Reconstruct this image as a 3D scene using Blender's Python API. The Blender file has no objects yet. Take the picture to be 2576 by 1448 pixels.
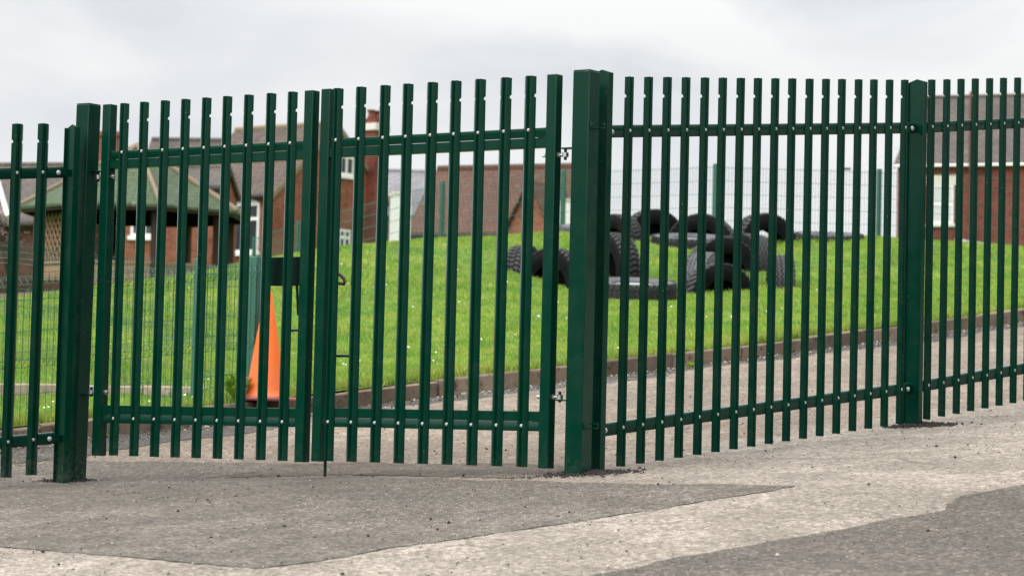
import bpy, bmesh, math, random
import numpy as np
from mathutils import Vector, Matrix
from mathutils.geometry import delaunay_2d_cdt
random.seed(7); rng = np.random.default_rng(7)
S = bpy.context.scene; COL = S.collection
R = math.radians
# ------------------------------------------------------------------ camera
F, PITCH, ROLL, H0 = 6964.0, 0.0557, 0.0242, 1.45      # focal in px of a 2576 px wide frame; eye height
cam_d = bpy.data.cameras.new('camera'); cam = bpy.data.objects.new('camera', cam_d); COL.objects.link(cam)
cam_d.sensor_width = 36; cam_d.lens = F/2576*36; cam_d.clip_start = .1; cam_d.clip_end = 4000
cam.matrix_world = Matrix.Translation((0,0,H0)) @ Matrix.Rotation(math.pi/2+PITCH,4,'X') @ Matrix.Rotation(ROLL,4,'Z')
cam_d.dof.use_dof = True; cam_d.dof.focus_distance = 14.6; cam_d.dof.aperture_fstop = 5.0
S.camera = cam
S.view_settings.view_transform = 'Standard'; S.view_settings.look = 'None'
S.view_settings.exposure = 0.0; S.view_settings.gamma = 1; S.render.engine = 'CYCLES'
# ------------------------------------------------------------------ overcast sky
SUN_EL, SUN_AZ = 48, 235        # compass: from behind the camera, to the left
W = bpy.data.worlds.new('World'); S.world = W; W.use_nodes = True
nt = W.node_tree; nt.nodes.clear(); N = nt.nodes.new; Lk = nt.links.new
sky = N('ShaderNodeTexSky'); sky.sky_type = 'NISHITA'; sky.sun_disc = False
sky.sun_elevation = R(SUN_EL); sky.sun_rotation = R(SUN_AZ)
bgA = N('ShaderNodeBackground'); bgA.inputs[1].default_value = .1; Lk(sky.outputs[0], bgA.inputs[0])
tc = N('ShaderNodeTexCoord'); mp = N('ShaderNodeMapping'); mp.inputs['Scale'].default_value = (1,1,2.6)
Lk(tc.outputs['Generated'], mp.inputs[0])
nz = N('ShaderNodeTexNoise'); nz.inputs['Scale'].default_value = 6.5; nz.inputs['Detail'].default_value = 5; nz.inputs['Roughness'].default_value = .48
nz.inputs['Distortion'].default_value = .4
Lk(mp.outputs[0], nz.inputs[0])
cr = N('ShaderNodeValToRGB'); cr.color_ramp.elements[0].position = .36; cr.color_ramp.elements[1].position = .55
cr.color_ramp.elements[0].color = (.75,.775,.81,1); cr.color_ramp.elements[1].color = (.95,.95,.945,1)
Lk(nz.outputs[0], cr.inputs[0])
sx = N('ShaderNodeSeparateXYZ'); Lk(tc.outputs['Generated'], sx.inputs[0])
hz = N('ShaderNodeMapRange'); hz.interpolation_type = 'SMOOTHSTEP'
hz.inputs['From Min'].default_value = .015; hz.inputs['From Max'].default_value = .15; hz.inputs['To Min'].default_value = 1; hz.inputs['To Max'].default_value = 0
Lk(sx.outputs['Z'], hz.inputs[0])
mixh = N('ShaderNodeMixRGB'); mixh.inputs[2].default_value = (.92,.93,.95,1); Lk(hz.outputs[0], mixh.inputs[0]); Lk(cr.outputs[0], mixh.inputs[1])
zr = N('ShaderNodeMapRange'); zr.inputs['From Min'].default_value = .14; zr.inputs['From Max'].default_value = 1; zr.inputs['To Min'].default_value = 1; zr.inputs['To Max'].default_value = 3.9
Lk(sx.outputs['Z'], zr.inputs[0])
dt = N('ShaderNodeVectorMath'); dt.operation='DOT_PRODUCT'; dt.inputs[1].default_value=(-.88,-.47,0); Lk(tc.outputs['Generated'], dt.inputs[0])
azr = N('ShaderNodeMapRange'); azr.interpolation_type='SMOOTHSTEP'; azr.inputs['From Min'].default_value=-1; azr.inputs['From Max'].default_value=.9
azr.inputs['To Min'].default_value=.58; azr.inputs['To Max'].default_value=1.35; Lk(dt.outputs['Value'], azr.inputs[0])   # cloud is thinner behind the left shoulder
fwd = N('ShaderNodeMapRange'); fwd.interpolation_type='SMOOTHSTEP'; fwd.inputs['From Min'].default_value=.80; fwd.inputs['From Max'].default_value=.96; Lk(sx.outputs['Y'], fwd.inputs[0])
azm = N('ShaderNodeMix'); Lk(fwd.outputs[0], azm.inputs[0]); Lk(azr.outputs[0], azm.inputs[2]); azm.inputs[3].default_value=1.0
zm = N('ShaderNodeMath'); zm.operation='MULTIPLY'; Lk(zr.outputs[0], zm.inputs[0]); Lk(azm.outputs[0], zm.inputs[1])
bgB = N('ShaderNodeBackground'); Lk(mixh.outputs[0], bgB.inputs[0]); Lk(zm.outputs[0], bgB.inputs[1])
ms = N('ShaderNodeMixShader'); ms.inputs[0].default_value = .94; Lk(bgA.outputs[0], ms.inputs[1]); Lk(bgB.outputs[0], ms.inputs[2])
wo = N('ShaderNodeOutputWorld'); Lk(ms.outputs[0], wo.inputs[0])
sd = bpy.data.lights.new('sun', 'SUN'); sd.energy = 1.5; sd.angle = R(25); sd.color = (1,.96,.9)
so = bpy.data.objects.new('sun', sd); COL.objects.link(so)
a = R(SUN_AZ); to_sun = Vector((math.sin(a)*math.cos(R(SUN_EL)), math.cos(a)*math.cos(R(SUN_EL)), math.sin(R(SUN_EL))))
so.rotation_euler = to_sun.to_track_quat('Z','Y').to_euler()
# ------------------------------------------------------------------ geometry helpers
def ray(px, py):                                        # direction with unit forward (y) component of a photo pixel
    u, v = px-1288, py-724; c, s = math.cos(ROLL), math.sin(ROLL)
    u, v = c*u+s*v, -s*u+c*v
    x, zc = u/F, -v/F
    y = math.cos(PITCH)-zc*math.sin(PITCH); z = math.sin(PITCH)+zc*math.cos(PITCH)
    return Vector((x/y, 1, z/y))
def at(px, py, d): return ray(px,py)*d + Vector((0,0,H0))
def on_line(P, d, px, py):                              # where a pixel's ray meets the upright plane through P along d
    r = ray(px,py); det = r.x*(-d[1]) + d[0]*1.0
    k = (P[0]*(-d[1]) + d[0]*P[1])/det
    t = (k*r.x-P[0])/d[0] if abs(d[0])>.3 else (k-P[1])/d[1]
    return t, k*r.z+H0
class TPS:
    def __init__(s, pts, lam=1e-3):
        p = np.array([(q[0],q[1]) for q in pts], float); z = np.array([q[2] for q in pts], float); n = len(p)
        s.p = p; K = s.k(p,p)+lam*np.eye(n); P = np.c_[np.ones(n),p]
        A = np.zeros((n+3,n+3)); A[:n,:n]=K; A[:n,n:]=P; A[n:,:n]=P.T
        s.w = np.linalg.solve(A, np.r_[z,0,0,0])
    @staticmethod
    def k(a,b):
        r2 = ((a[:,None]-b[None])**2).sum(-1)+1e-9; return .5*r2*np.log(r2)
    def __call__(s, x, y):
        q = np.c_[np.ravel(x),np.ravel(y)].astype(float); out = np.empty(len(q))
        for i in range(0,len(q),20000):
            b=q[i:i+20000]; out[i:i+20000] = s.k(b,s.p)@s.w[:-3] + s.w[-3] + b@s.w[-2:]
        return out
def link(o, parent=None):
    COL.objects.link(o)
    if parent: o.parent = parent
    return o
def tag(o, label=None, cat=None, group=None, kind=None):
    if label: o['label']=label
    if cat: o['category']=cat
    if group: o['group']=group
    if kind: o['kind']=kind
    return o
def empty(name, loc, rz=0, label=None, cat=None, group=None):
    o = bpy.data.objects.new(name, None); link(o); o.location = loc; o.rotation_euler = (0,0,rz); o.empty_display_size=.2
    return tag(o,label,cat,group)
class MB:
    def __init__(s): s.v=[]; s.f=[]; s.uv=[]
    def add(s, vs, fs):
        b=len(s.v); s.v += [tuple(v) for v in vs]; s.f += [tuple(b+i for i in f) for f in fs]; return s
    def box(s, x0,x1,y0,y1,z0,z1, M=None):
        vs=[Vector((x,y,z)) for x in (x0,x1) for y in (y0,y1) for z in (z0,z1)]
        if M: vs=[M@v for v in vs]
        return s.add(vs,[(0,1,3,2),(4,6,7,5),(0,4,5,1),(2,3,7,6),(0,2,6,4),(1,5,7,3)])
    def tube(s, pts, r, n=8, cap=True):
        pts=[Vector(p) for p in pts]; rs = r if isinstance(r,(list,tuple)) else [r]*len(pts)
        rings=[]; up=Vector((0,0,1))
        for i,p in enumerate(pts):
            t=(pts[min(i+1,len(pts)-1)]-pts[max(i-1,0)]).normalized()
            u = up if abs(t.z)<.95 else Vector((1,0,0))
            a=t.cross(u).normalized(); b=a.cross(t).normalized()
            rings.append([p+a*math.cos(2*math.pi*k/n+.3926)*rs[i]+b*math.sin(2*math.pi*k/n+.3926)*rs[i] for k in range(n)])
        vs=[v for r_ in rings for v in r_]; fs=[]
        for i in range(len(rings)-1):
            for k in range(n): fs.append((i*n+k,i*n+(k+1)%n,(i+1)*n+(k+1)%n,(i+1)*n+k))
        if cap: fs.append(tuple(range(n))[::-1]); fs.append(tuple((len(rings)-1)*n+k for k in range(n)))
        return s.add(vs,fs)
    def lathe(s, prof, n=24, M=None, close=False):      # prof: (radius, z)
        vs=[]; fs=[]; m=len(prof)
        for k in range(n):
            a=2*math.pi*k/n
            for r_,z in prof:
                v=Vector((r_*math.cos(a),r_*math.sin(a),z)); vs.append(M@v if M else v)
        for k in range(n):
            k2=(k+1)%n
            for i in range(m if close else m-1):
                j=(i+1)%m; fs.append((k*m+i,k2*m+i,k2*m+j,k*m+j))
        return s.add(vs,fs)
    def prism(s, poly, y0, y1, M=None):                 # poly in (x,z), extruded along y
        n=len(poly); vs=[Vector((x,y0,z)) for x,z in poly]+[Vector((x,y1,z)) for x,z in poly]
        if M: vs=[M@v for v in vs]
        return s.add(vs,[tuple(range(n)),tuple(range(2*n-1,n-1,-1))]+[(i,n+i,n+(i+1)%n,(i+1)%n) for i in range(n)])
    def build(s, name, mat, parent=None, smooth=False, bevel=0, seg=2, fix=True, ang=35):
        me=bpy.data.meshes.new(name); me.from_pydata(s.v,[],s.f)
        if fix:
            bm=bmesh.new(); bm.from_mesh(me); bmesh.ops.recalc_face_normals(bm,faces=bm.faces)
            uvl=bm.loops.layers.uv.new('UVMap')
            for f in bm.faces:                          # metric box mapping
                n=f.normal
                if abs(n.z)>.93:
                    for l in f.loops: l[uvl].uv=(l.vert.co.x,l.vert.co.y)
                else:
                    t=Vector((-n.y,n.x,0)).normalized(); b=n.cross(t).normalized()
                    if b.z<0: b=-b
                    for l in f.loops: l[uvl].uv=(l.vert.co.dot(t),l.vert.co.dot(b))
            bm.to_mesh(me); bm.free()
        me.update(); me.materials.append(mat)
        o=bpy.data.objects.new(name,me); link(o,parent)
        if bevel:
            b=o.modifiers.new('bevel','BEVEL'); b.width=bevel; b.segments=seg; b.limit_method='ANGLE'; b.angle_limit=R(40); smooth=True
        if smooth:
            for p in me.polygons: p.use_smooth=True
            me.set_sharp_from_angle(angle=R(ang))
        return o
# ------------------------------------------------------------------ materials
def mat(name, base=(.5,.5,.5), rough=.6, metal=0, spec=.5):
    m=bpy.data.materials.new(name); m.use_nodes=True; t=m.node_tree; b=t.nodes['Principled BSDF']
    b.inputs['Base Color'].default_value=(*base,1); b.inputs['Roughness'].default_value=rough
    b.inputs['Metallic'].default_value=metal; b.inputs['Specular IOR Level'].default_value=spec
    return m,t,b
def nd(t,k,**kw):
    n=t.nodes.new(k)
    for a_,v in kw.items():
        if a_ in ('loc',): continue
        setattr(n,a_,v)
    return n
def noise(t, src, scale, detail=4, rough=.55, vec=(1,1,1)):
    m=nd(t,'ShaderNodeMapping'); m.inputs['Scale'].default_value=vec; t.links.new(src,m.inputs[0])
    n=nd(t,'ShaderNodeTexNoise'); n.inputs['Scale'].default_value=scale; n.inputs['Detail'].default_value=detail; n.inputs['Roughness'].default_value=rough
    t.links.new(m.outputs[0],n.inputs[0]); return n.outputs[0]
def ramp(t, src, stops):
    r=nd(t,'ShaderNodeValToRGB'); e=r.color_ramp.elements
    while len(e)<len(stops): e.new(.5)
    for i,(p,c) in enumerate(stops):
        e[i].position=p; e[i].color=(*c,1) if isinstance(c,tuple) else (c,c,c,1)
    t.links.new(src,r.inputs[0]); return r.outputs[0]
def mix(t, f, a_, b_, mode='MIX'):
    m=nd(t,'ShaderNodeMixRGB',blend_type=mode)
    for i,v in ((0,f),(1,a_),(2,b_)):
        if isinstance(v,(int,float)): m.inputs[i].default_value=v if i==0 else (v,v,v,1)
        elif isinstance(v,tuple): m.inputs[i].default_value=(*v,1)
        else: t.links.new(v,m.inputs[i])
    return m.outputs[0]
def bump(t,b,src,strength,dist):
    n=nd(t,'ShaderNodeBump'); n.inputs['Strength'].default_value=strength; n.inputs['Distance'].default_value=dist
    t.links.new(src,n.inputs['Height']); t.links.new(n.outputs[0],b.inputs['Normal']); return n
def coord(t,kind='Object'): return nd(t,'ShaderNodeTexCoord').outputs[kind]
def geopos(t): return nd(t,'ShaderNodeNewGeometry').outputs['Position']
def paint(name, base, rough=.36, dust=.5):
    m,t,b=mat(name,base,rough,0,.22); p=geopos(t)
    n1=noise(t,p,9,4); n2=noise(t,p,260,2); n3=noise(t,p,2.2,3,vec=(1,1,.35))
    dusty=tuple(min(1,c*1.15+.0015) for c in base)
    c=mix(t,mix(t,dust,0.0,ramp(t,n3,[(.45,0.),(.75,1.)]),'MIX'),base,dusty)
    chip=nd(t,'ShaderNodeTexVoronoi'); chip.inputs['Scale'].default_value=42; t.links.new(p,chip.inputs['Vector'])
    ck=ramp(t,chip.outputs['Distance'],[(.05,1.),(.075,0.)])
    gate_=ramp(t,noise(t,p,3.1,2),[(.63,0.),(.66,1.)])
    ck=mix(t,1,ck,gate_,'MULTIPLY')
    c=mix(t,ck,c,(.45,.5,.48))
    sz=nd(t,'ShaderNodeSeparateXYZ'); t.links.new(p,sz.inputs[0])
    mr=nd(t,'ShaderNodeMapRange'); mr.inputs['From Min'].default_value=1.12; mr.inputs['From Max'].default_value=1.42; mr.inputs['To Min'].default_value=.45; mr.inputs['To Max'].default_value=0
    t.links.new(sz.outputs[2],mr.inputs[0])
    mud=mix(t,1,mr.outputs[0],ramp(t,noise(t,p,38,5,.7),[(.42,0.),(.6,1.)]),'MULTIPLY')
    c=mix(t,mud,c,(.12,.12,.1))
    t.links.new(c,b.inputs['Base Color'])
    t.links.new(ramp(t,n1,[(.3,rough-.07),(.7,rough+.12)]),b.inputs['Roughness'])
    bump(t,b,mix(t,.35,n2,n1),.12,.0012)
    return m
GREEN=paint('green_powder_coat',(.0001,.028,.0160),.2)
GREEN2=paint('green_powder_coat_gate',(.0002,.031,.0178),.2)
DKGREEN=paint('dark_green_lock_paint',(.001,.016,.011),.4)
MESHG=mat('green_mesh_coating',(.012,.085,.055),.45)[0]
MESHP=mat('green_mesh_post_coating',(.028,.12,.085),.42)[0]
def steel(name,base,rough,metal):
    m,t,b=mat(name,base,rough,metal); n=noise(t,coord(t),60,3); t.links.new(ramp(t,n,[(.3,rough-.08),(.7,rough+.15)]),b.inputs['Roughness']); return m
GALV=steel('galvanised_bolt_head',(.42,.42,.41),.5,.35)
ZINC=steel('bright_zinc_steel',(.62,.63,.63),.28,.95)
BLACKM=mat('black_steel_rod',(.01,.01,.01),.25)[0]
CLOTH,t_,b_=mat('brown_leather',(.10,.065,.05),.7); bump(t_,b_,noise(t_,coord(t_),60,4),.6,.01)
def asphalt(name, c_lo, c_hi, pale, agg=1.0, streak=.4, crack=.5, zoned=False):
    m,t,b=mat(name,c_hi,.88,0,.25); p=geopos(t)
    big=noise(t,p,.55,5,.6); mid=noise(t,p,5,5,.65,vec=(1,1,1)); fine=noise(t,p,140,3,.7)
    c=mix(t,ramp(t,big,[(.40,0.),(.58,1.)]),c_lo,c_hi)
    c=mix(t,mix(t,.5,0.,ramp(t,mid,[(.35,1.),(.6,0.)])),c,tuple(v*.72 for v in c_lo))
    v1=nd(t,'ShaderNodeTexVoronoi'); v1.inputs['Scale'].default_value=75; t.links.new(p,v1.inputs['Vector'])
    bw=nd(t,'ShaderNodeSeparateColor'); t.links.new(v1.outputs['Color'],bw.inputs[0])
    sizef=ramp(t,v1.outputs['Distance'],[(.28,1.),(.42,0.)])
    pal=mix(t,1,sizef,ramp(t,bw.outputs[0],[(.70,0.),(.78,1.)]),'MULTIPLY')
    drk=mix(t,1,sizef,ramp(t,bw.outputs[1],[(.72,0.),(.78,1.)]),'MULTIPLY')
    c=mix(t,mix(t,agg,0.,drk),c,tuple(v*.42 for v in c_lo)); c=mix(t,mix(t,agg*.8,0.,pal),c,pale)
    m2=noise(t,p,24,4,.7); c=mix(t,ramp(t,m2,[(.40,.6),(.55,0.)]),c,tuple(v*.55 for v in c_lo)); c=mix(t,ramp(t,noise(t,p,31,4,.7),[(.56,0.),(.70,.25)]),c,tuple(min(1,v*1.3) for v in c_hi))
    m3=noise(t,p,1.6,6,.7); c=mix(t,ramp(t,m3,[(.40,.6),(.56,0.)]),c,tuple(v*.7 for v in c_lo))
    v2=nd(t,'ShaderNodeTexVoronoi'); v2.inputs['Scale'].default_value=58; t.links.new(p,v2.inputs['Vector'])
    s2=nd(t,'ShaderNodeSeparateColor'); t.links.new(v2.outputs['Color'],s2.inputs[0])
    c=mix(t,1,c,ramp(t,s2.outputs[2],[(0.,.55),(.35,.95),(.8,1.1),(1.,1.6)]),'MULTIPLY')
    # binder ridges and streaks that run across the drive
    rot=nd(t,'ShaderNodeMapping'); rot.inputs['Rotation'].default_value=(0,0,R(-48)); t.links.new(p,rot.inputs[0])
    st=noise(t,rot.outputs[0],2.4,5,.62,vec=(.35,2.4,1)); stf=ramp(t,st,[(.60,0.),(.72,1.)])
    c=mix(t,mix(t,streak,0.,stf),c,tuple(v*.5 for v in c_lo))
    # cracks
    vw=nd(t,'ShaderNodeTexVoronoi',feature='DISTANCE_TO_EDGE'); vw.inputs['Scale'].default_value=.7
    wob=nd(t,'ShaderNodeMixRGB'); wob.inputs[0].default_value=.22; t.links.new(p,wob.inputs[1])
    nn=nd(t,'ShaderNodeTexNoise'); nn.inputs['Scale'].default_value=2.5; nn.inputs['Detail'].default_value=5; t.links.new(p,nn.inputs[0]); t.links.new(nn.outputs['Color'],wob.inputs[2])
    t.links.new(wob.outputs[0],vw.inputs['Vector'])
    ckm=mix(t,1,ramp(t,vw.outputs[0],[(.004,1.),(.012,0.)]),ramp(t,noise(t,p,.9,2),[(.52,0.),(.6,1.)]),'MULTIPLY')
    c=mix(t,mix(t,crack,0.,ckm),c,tuple(v*.35 for v in c_lo))
    if zoned: c=zone(t,c)
    t.links.new(c,b.inputs['Base Color'])
    h=mix(t,.5,fine,v1.outputs['Distance']); h=mix(t,.35,h,mid)
    bump(t,b,h,.85,.007)
    return m
ROADM=None
def zone(t,c):                                          # older, browner surface on the school side of the gate line
    p=geopos(t); d=nd(t,'ShaderNodeVectorMath',operation='DOT_PRODUCT'); d.inputs[1].default_value=(-.743,.669,0); t.links.new(p,d.inputs[0])
    a_=nd(t,'ShaderNodeMath',operation='ADD'); t.links.new(d.outputs['Value'],a_.inputs[0])
    m_=nd(t,'ShaderNodeMath',operation='MULTIPLY'); m_.inputs[1].default_value=1.1; t.links.new(noise(t,p,1.3,4,.6),m_.inputs[0]); t.links.new(m_.outputs[0],a_.inputs[1])
    f=nd(t,'ShaderNodeMapRange'); f.interpolation_type='SMOOTHSTEP'; f.inputs['From Min'].default_value=9.75; f.inputs['From Max'].default_value=10.35; t.links.new(a_.outputs[0],f.inputs[0])
    return mix(t,mix(t,.85,0.,f.outputs[0]),c,mix(t,1,c,(.78,.72,.66),'MULTIPLY'))
ROADM=asphalt('worn_light_asphalt',(.235,.200,.165),(.355,.308,.26),(.60,.54,.46),.9,.6,.5,True)
PATCHM=asphalt('grey_asphalt_patch',(.112,.097,.081),(.172,.149,.124),(.50,.43,.35),1.0,.3,.2)
PATCHD=asphalt('dark_asphalt_patch',(.098,.084,.070),(.152,.131,.110),(.42,.36,.30),.9,.5,.2)
PATCHN=asphalt('brown_worn_asphalt',(.095,.078,.06),(.150,.125,.098),(.46,.39,.31),1.0,.7,.3)
GRIT=asphalt('gritty_road_edge',(.07,.06,.052),(.13,.115,.10),(.42,.38,.33),1.0,.1,.1)
SANDM=asphalt('sandy_dust',(.30,.25,.19),(.40,.34,.26),(.5,.46,.4),.6,.1,.0)
def concrete(name,c1,c2,c3,isl=False):
    m,t,b=mat(name,c1,.9,0,.2); p=geopos(t)
    c=mix(t,ramp(t,noise(t,p,3.2,6,.7),[(.38,0.),(.62,1.)]),c1,c2)
    c=mix(t,ramp(t,noise(t,p,13,5,.7),[(.55,0.),(.66,1.)]),c,c3)
    c=mix(t,ramp(t,noise(t,p,55,3,.6),[(.6,0.),(.72,.6)]),c,tuple(v*.4 for v in c1))
    if isl: c=mix(t,1,c,ramp(t,nd(t,'ShaderNodeNewGeometry').outputs['Random Per Island'],[(0.,.55),(1.,1.35)]),'MULTIPLY')
    t.links.new(c,b.inputs['Base Color']); bump(t,b,noise(t,p,70,4,.7),.6,.006); return m
KERBM=concrete('weathered_brown_kerb',(.15,.11,.08),(.23,.18,.135),(.055,.048,.030),True)
EDGEM=concrete('pale_concrete_edging',(.30,.24,.18),(.38,.32,.25),(.2,.17,.12))
PAVEM=concrete('pale_paving',(.5,.47,.44),(.58,.55,.52),(.35,.32,.3))
def brick(name,c1,c2,mortar,scale=1.0):
    m,t,b=mat(name,c1,.88,0,.2); uv=coord(t,'UV')
    br=nd(t,'ShaderNodeTexBrick'); br.inputs['Scale'].default_value=1/scale
    br.inputs['Brick Width'].default_value=.225; br.inputs['Row Height'].default_value=.075; br.inputs['Mortar Size'].default_value=.006
    br.inputs['Color1'].default_value=(*c1,1); br.inputs['Color2'].default_value=(*c2,1); br.inputs['Mortar'].default_value=(*mortar,1)
    br.inputs['Bias'].default_value=-.15; t.links.new(uv,br.inputs['Vector'])
    p=geopos(t)
    c=mix(t,ramp(t,noise(t,p,1.3,5,.65),[(.45,0.),(.7,.65)]),br.outputs['Color'],tuple(v*.38 for v in c1))
    c=mix(t,ramp(t,noise(t,p,7,3,.6),[(.56,0.),(.68,.75)]),c,tuple(v*.35 for v in c2))
    t.links.new(c,b.inputs['Base Color']); bump(t,b,br.outputs['Fac'],-.4,.008); return m
BRICKA=brick('orange_red_brick',(.29,.098,.055),(.19,.062,.038),(.24,.165,.13))
BRICKB=brick('sooty_brown_brick',(.12,.052,.038),(.075,.035,.026),(.12,.09,.075))
BRICKC=brick('deep_red_brick',(.21,.055,.038),(.14,.037,.028),(.17,.10,.08))
def tiles(name,c1,c2,row=.16,wid=.22,wave=False):
    m,t,b=mat(name,c1,.85,0,.25); uv=coord(t,'UV')
    br=nd(t,'ShaderNodeTexBrick'); br.inputs['Scale'].default_value=1
    br.inputs['Brick Width'].default_value=wid; br.inputs['Row Height'].default_value=row; br.inputs['Mortar Size'].default_value=.012
    br.inputs['Color1'].default_value=(*c1,1); br.inputs['Color2'].default_value=(*c2,1); br.inputs['Mortar'].default_value=(*[v*.35 for v in c2],1)
    t.links.new(uv,br.inputs['Vector']); p=geopos(t)
    c=mix(t,ramp(t,noise(t,p,.9,5,.6),[(.42,0.),(.7,.5)]),br.outputs['Color'],tuple(v*.55 for v in c2))
    c=mix(t,ramp(t,noise(t,p,5,4,.6),[(.60,0.),(.72,.35)]),c,(.30,.28,.2))
    t.links.new(c,b.inputs['Base Color'])
    sp=nd(t,'ShaderNodeSeparateXYZ'); t.links.new(uv,sp.inputs[0])
    saw=nd(t,'ShaderNodeMath',operation='PINGPONG' if wave else 'FRACT')
    dv=nd(t,'ShaderNodeMath',operation='DIVIDE'); t.links.new(sp.outputs[1],dv.inputs[0]); dv.inputs[1].default_value=row
    fr=nd(t,'ShaderNodeMath',operation='FRACT'); t.links.new(dv.outputs[0],fr.inputs[0])
    hx=fr.outputs[0]
    if wave:
        sn=nd(t,'ShaderNodeMath',operation='SINE'); mu=nd(t,'ShaderNodeMath',operation='MULTIPLY'); t.links.new(sp.outputs[0],mu.inputs[0]); mu.inputs[1].default_value=2*math.pi/wid
        t.links.new(mu.outputs[0],sn.inputs[0]); ad=nd(t,'ShaderNodeMath',operation='ADD'); t.links.new(sn.outputs[0],ad.inputs[0]); 
        iv=nd(t,'ShaderNodeMath',operation='MULTIPLY'); iv.inputs[1].default_value=-1.2; t.links.new(fr.outputs[0],iv.inputs[0]); t.links.new(iv.outputs[0],ad.inputs[1]); hx=ad.outputs[0]
        bump(t,b,hx,.8,.035)
    else: bump(t,b,hx,-.8,.03)
    return m
TILEBR=tiles('brown_pantiles',(.135,.10,.082),(.095,.072,.061),.28,.24,True)
TILERED=tiles('red_brown_tiles',(.155,.082,.060),(.115,.062,.047),.14,.13,False)
TILEGR=tiles('grey_brown_slate',(.125,.105,.092),(.09,.077,.069),.18,.28)
TILESL=tiles('pale_slate',(.26,.26,.27),(.2,.2,.215),.2,.3)
FELT=tiles('green_felt_shingles',(.088,.122,.066),(.068,.098,.054),.14,.3)
WHITEP=mat('white_upvc',(.78,.78,.77),.35)[0]
CREAM=mat('cream_stone',(.62,.60,.54),.8)[0]
GLASS=mat('dark_window_glass',(.035,.04,.045),.08,0,.6)[0]
CURT=mat('pale_curtained_glass',(.55,.56,.57),.2,0,.5)[0]
GUTTER=mat('black_gutter_plastic',(.012,.012,.012),.35)[0]
RIDGE=concrete('mossy_ridge_tile',(.20,.155,.115),(.25,.2,.14),(.26,.18,.04))
def wood(name,c1,c2):
    m,t,b=mat(name,c1,.75,0,.25); p=coord(t)
    n=noise(t,p,5,5,.6,vec=(1,1,9)); t.links.new(mix(t,n,c1,c2),b.inputs['Base Color']); bump(t,b,n,.3,.006); return m
WOODD=wood('dark_brown_timber',(.030,.019,.015),(.060,.040,.032)); WOODX=wood('shade_painted_timber',(.006,.0045,.004),(.010,.0075,.006)); WOODX.node_tree.nodes['Principled BSDF'].inputs['Specular IOR Level'].default_value=0; WOODX.node_tree.nodes['Principled BSDF'].inputs['Roughness'].default_value=1; WOODL=wood('tan_timber',(.24,.15,.09),(.34,.23,.15))  # the near-black timber has the shade under the gazebo roof painted in
ORANGE,t_,b_=mat('orange_cone_plastic',(.88,.16,.012),.42); p_=geopos(t_)
sp_=nd(t_,'ShaderNodeSeparateXYZ'); t_.links.new(coord(t_),sp_.inputs[0])
f_=nd(t_,'ShaderNodeMapRange'); f_.inputs['From Min'].default_value=.4; f_.inputs['From Max'].default_value=.02; t_.links.new(sp_.outputs[2],f_.inputs[0])
f2_=mix(t_,1,f_.outputs[0],ramp(t_,noise(t_,p_,14,5,.7),[(.3,.3),(.7,1.)]),'MULTIPLY')
t_.links.new(mix(t_,f2_,(.88,.16,.012),(.62,.15,.05)),b_.inputs['Base Color'])
CONEB=mat('dull_red_cone_base',(.36,.12,.11),.8)[0]
def rubber(name,c,sp=.1):
    m,t,b=mat(name,c,.6,0,sp); p=coord(t); n=noise(t,p,6,5,.65)
    t.links.new(mix(t,ramp(t,n,[(.35,0.),(.7,1.)]),c,tuple(v*2.2+.002 for v in c)),b.inputs['Base Color']); bump(t,b,noise(t,p,50,3),.2,.004); return m
RUB=rubber('weathered_tyre_rubber',(.005,.005,.006),.05); RUBS=rubber('painted_skylit_rubber',(.045,.046,.05),.2); CAVITYK=mat('painted_cavity_shade',(.004,.004,.004),.9,0,.0)[0]; RUBG=rubber('greyed_tyre_rubber',(.07,.072,.078)); RUBT=rubber('tyre_tread_rubber',(.015,.015,.017),.3)  # flat-tyre rubber is paler to paint in sky light; the black is cavity shade
FILLM=mat('pale_tyre_infill',(.33,.37,.36),.6)[0]
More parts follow.
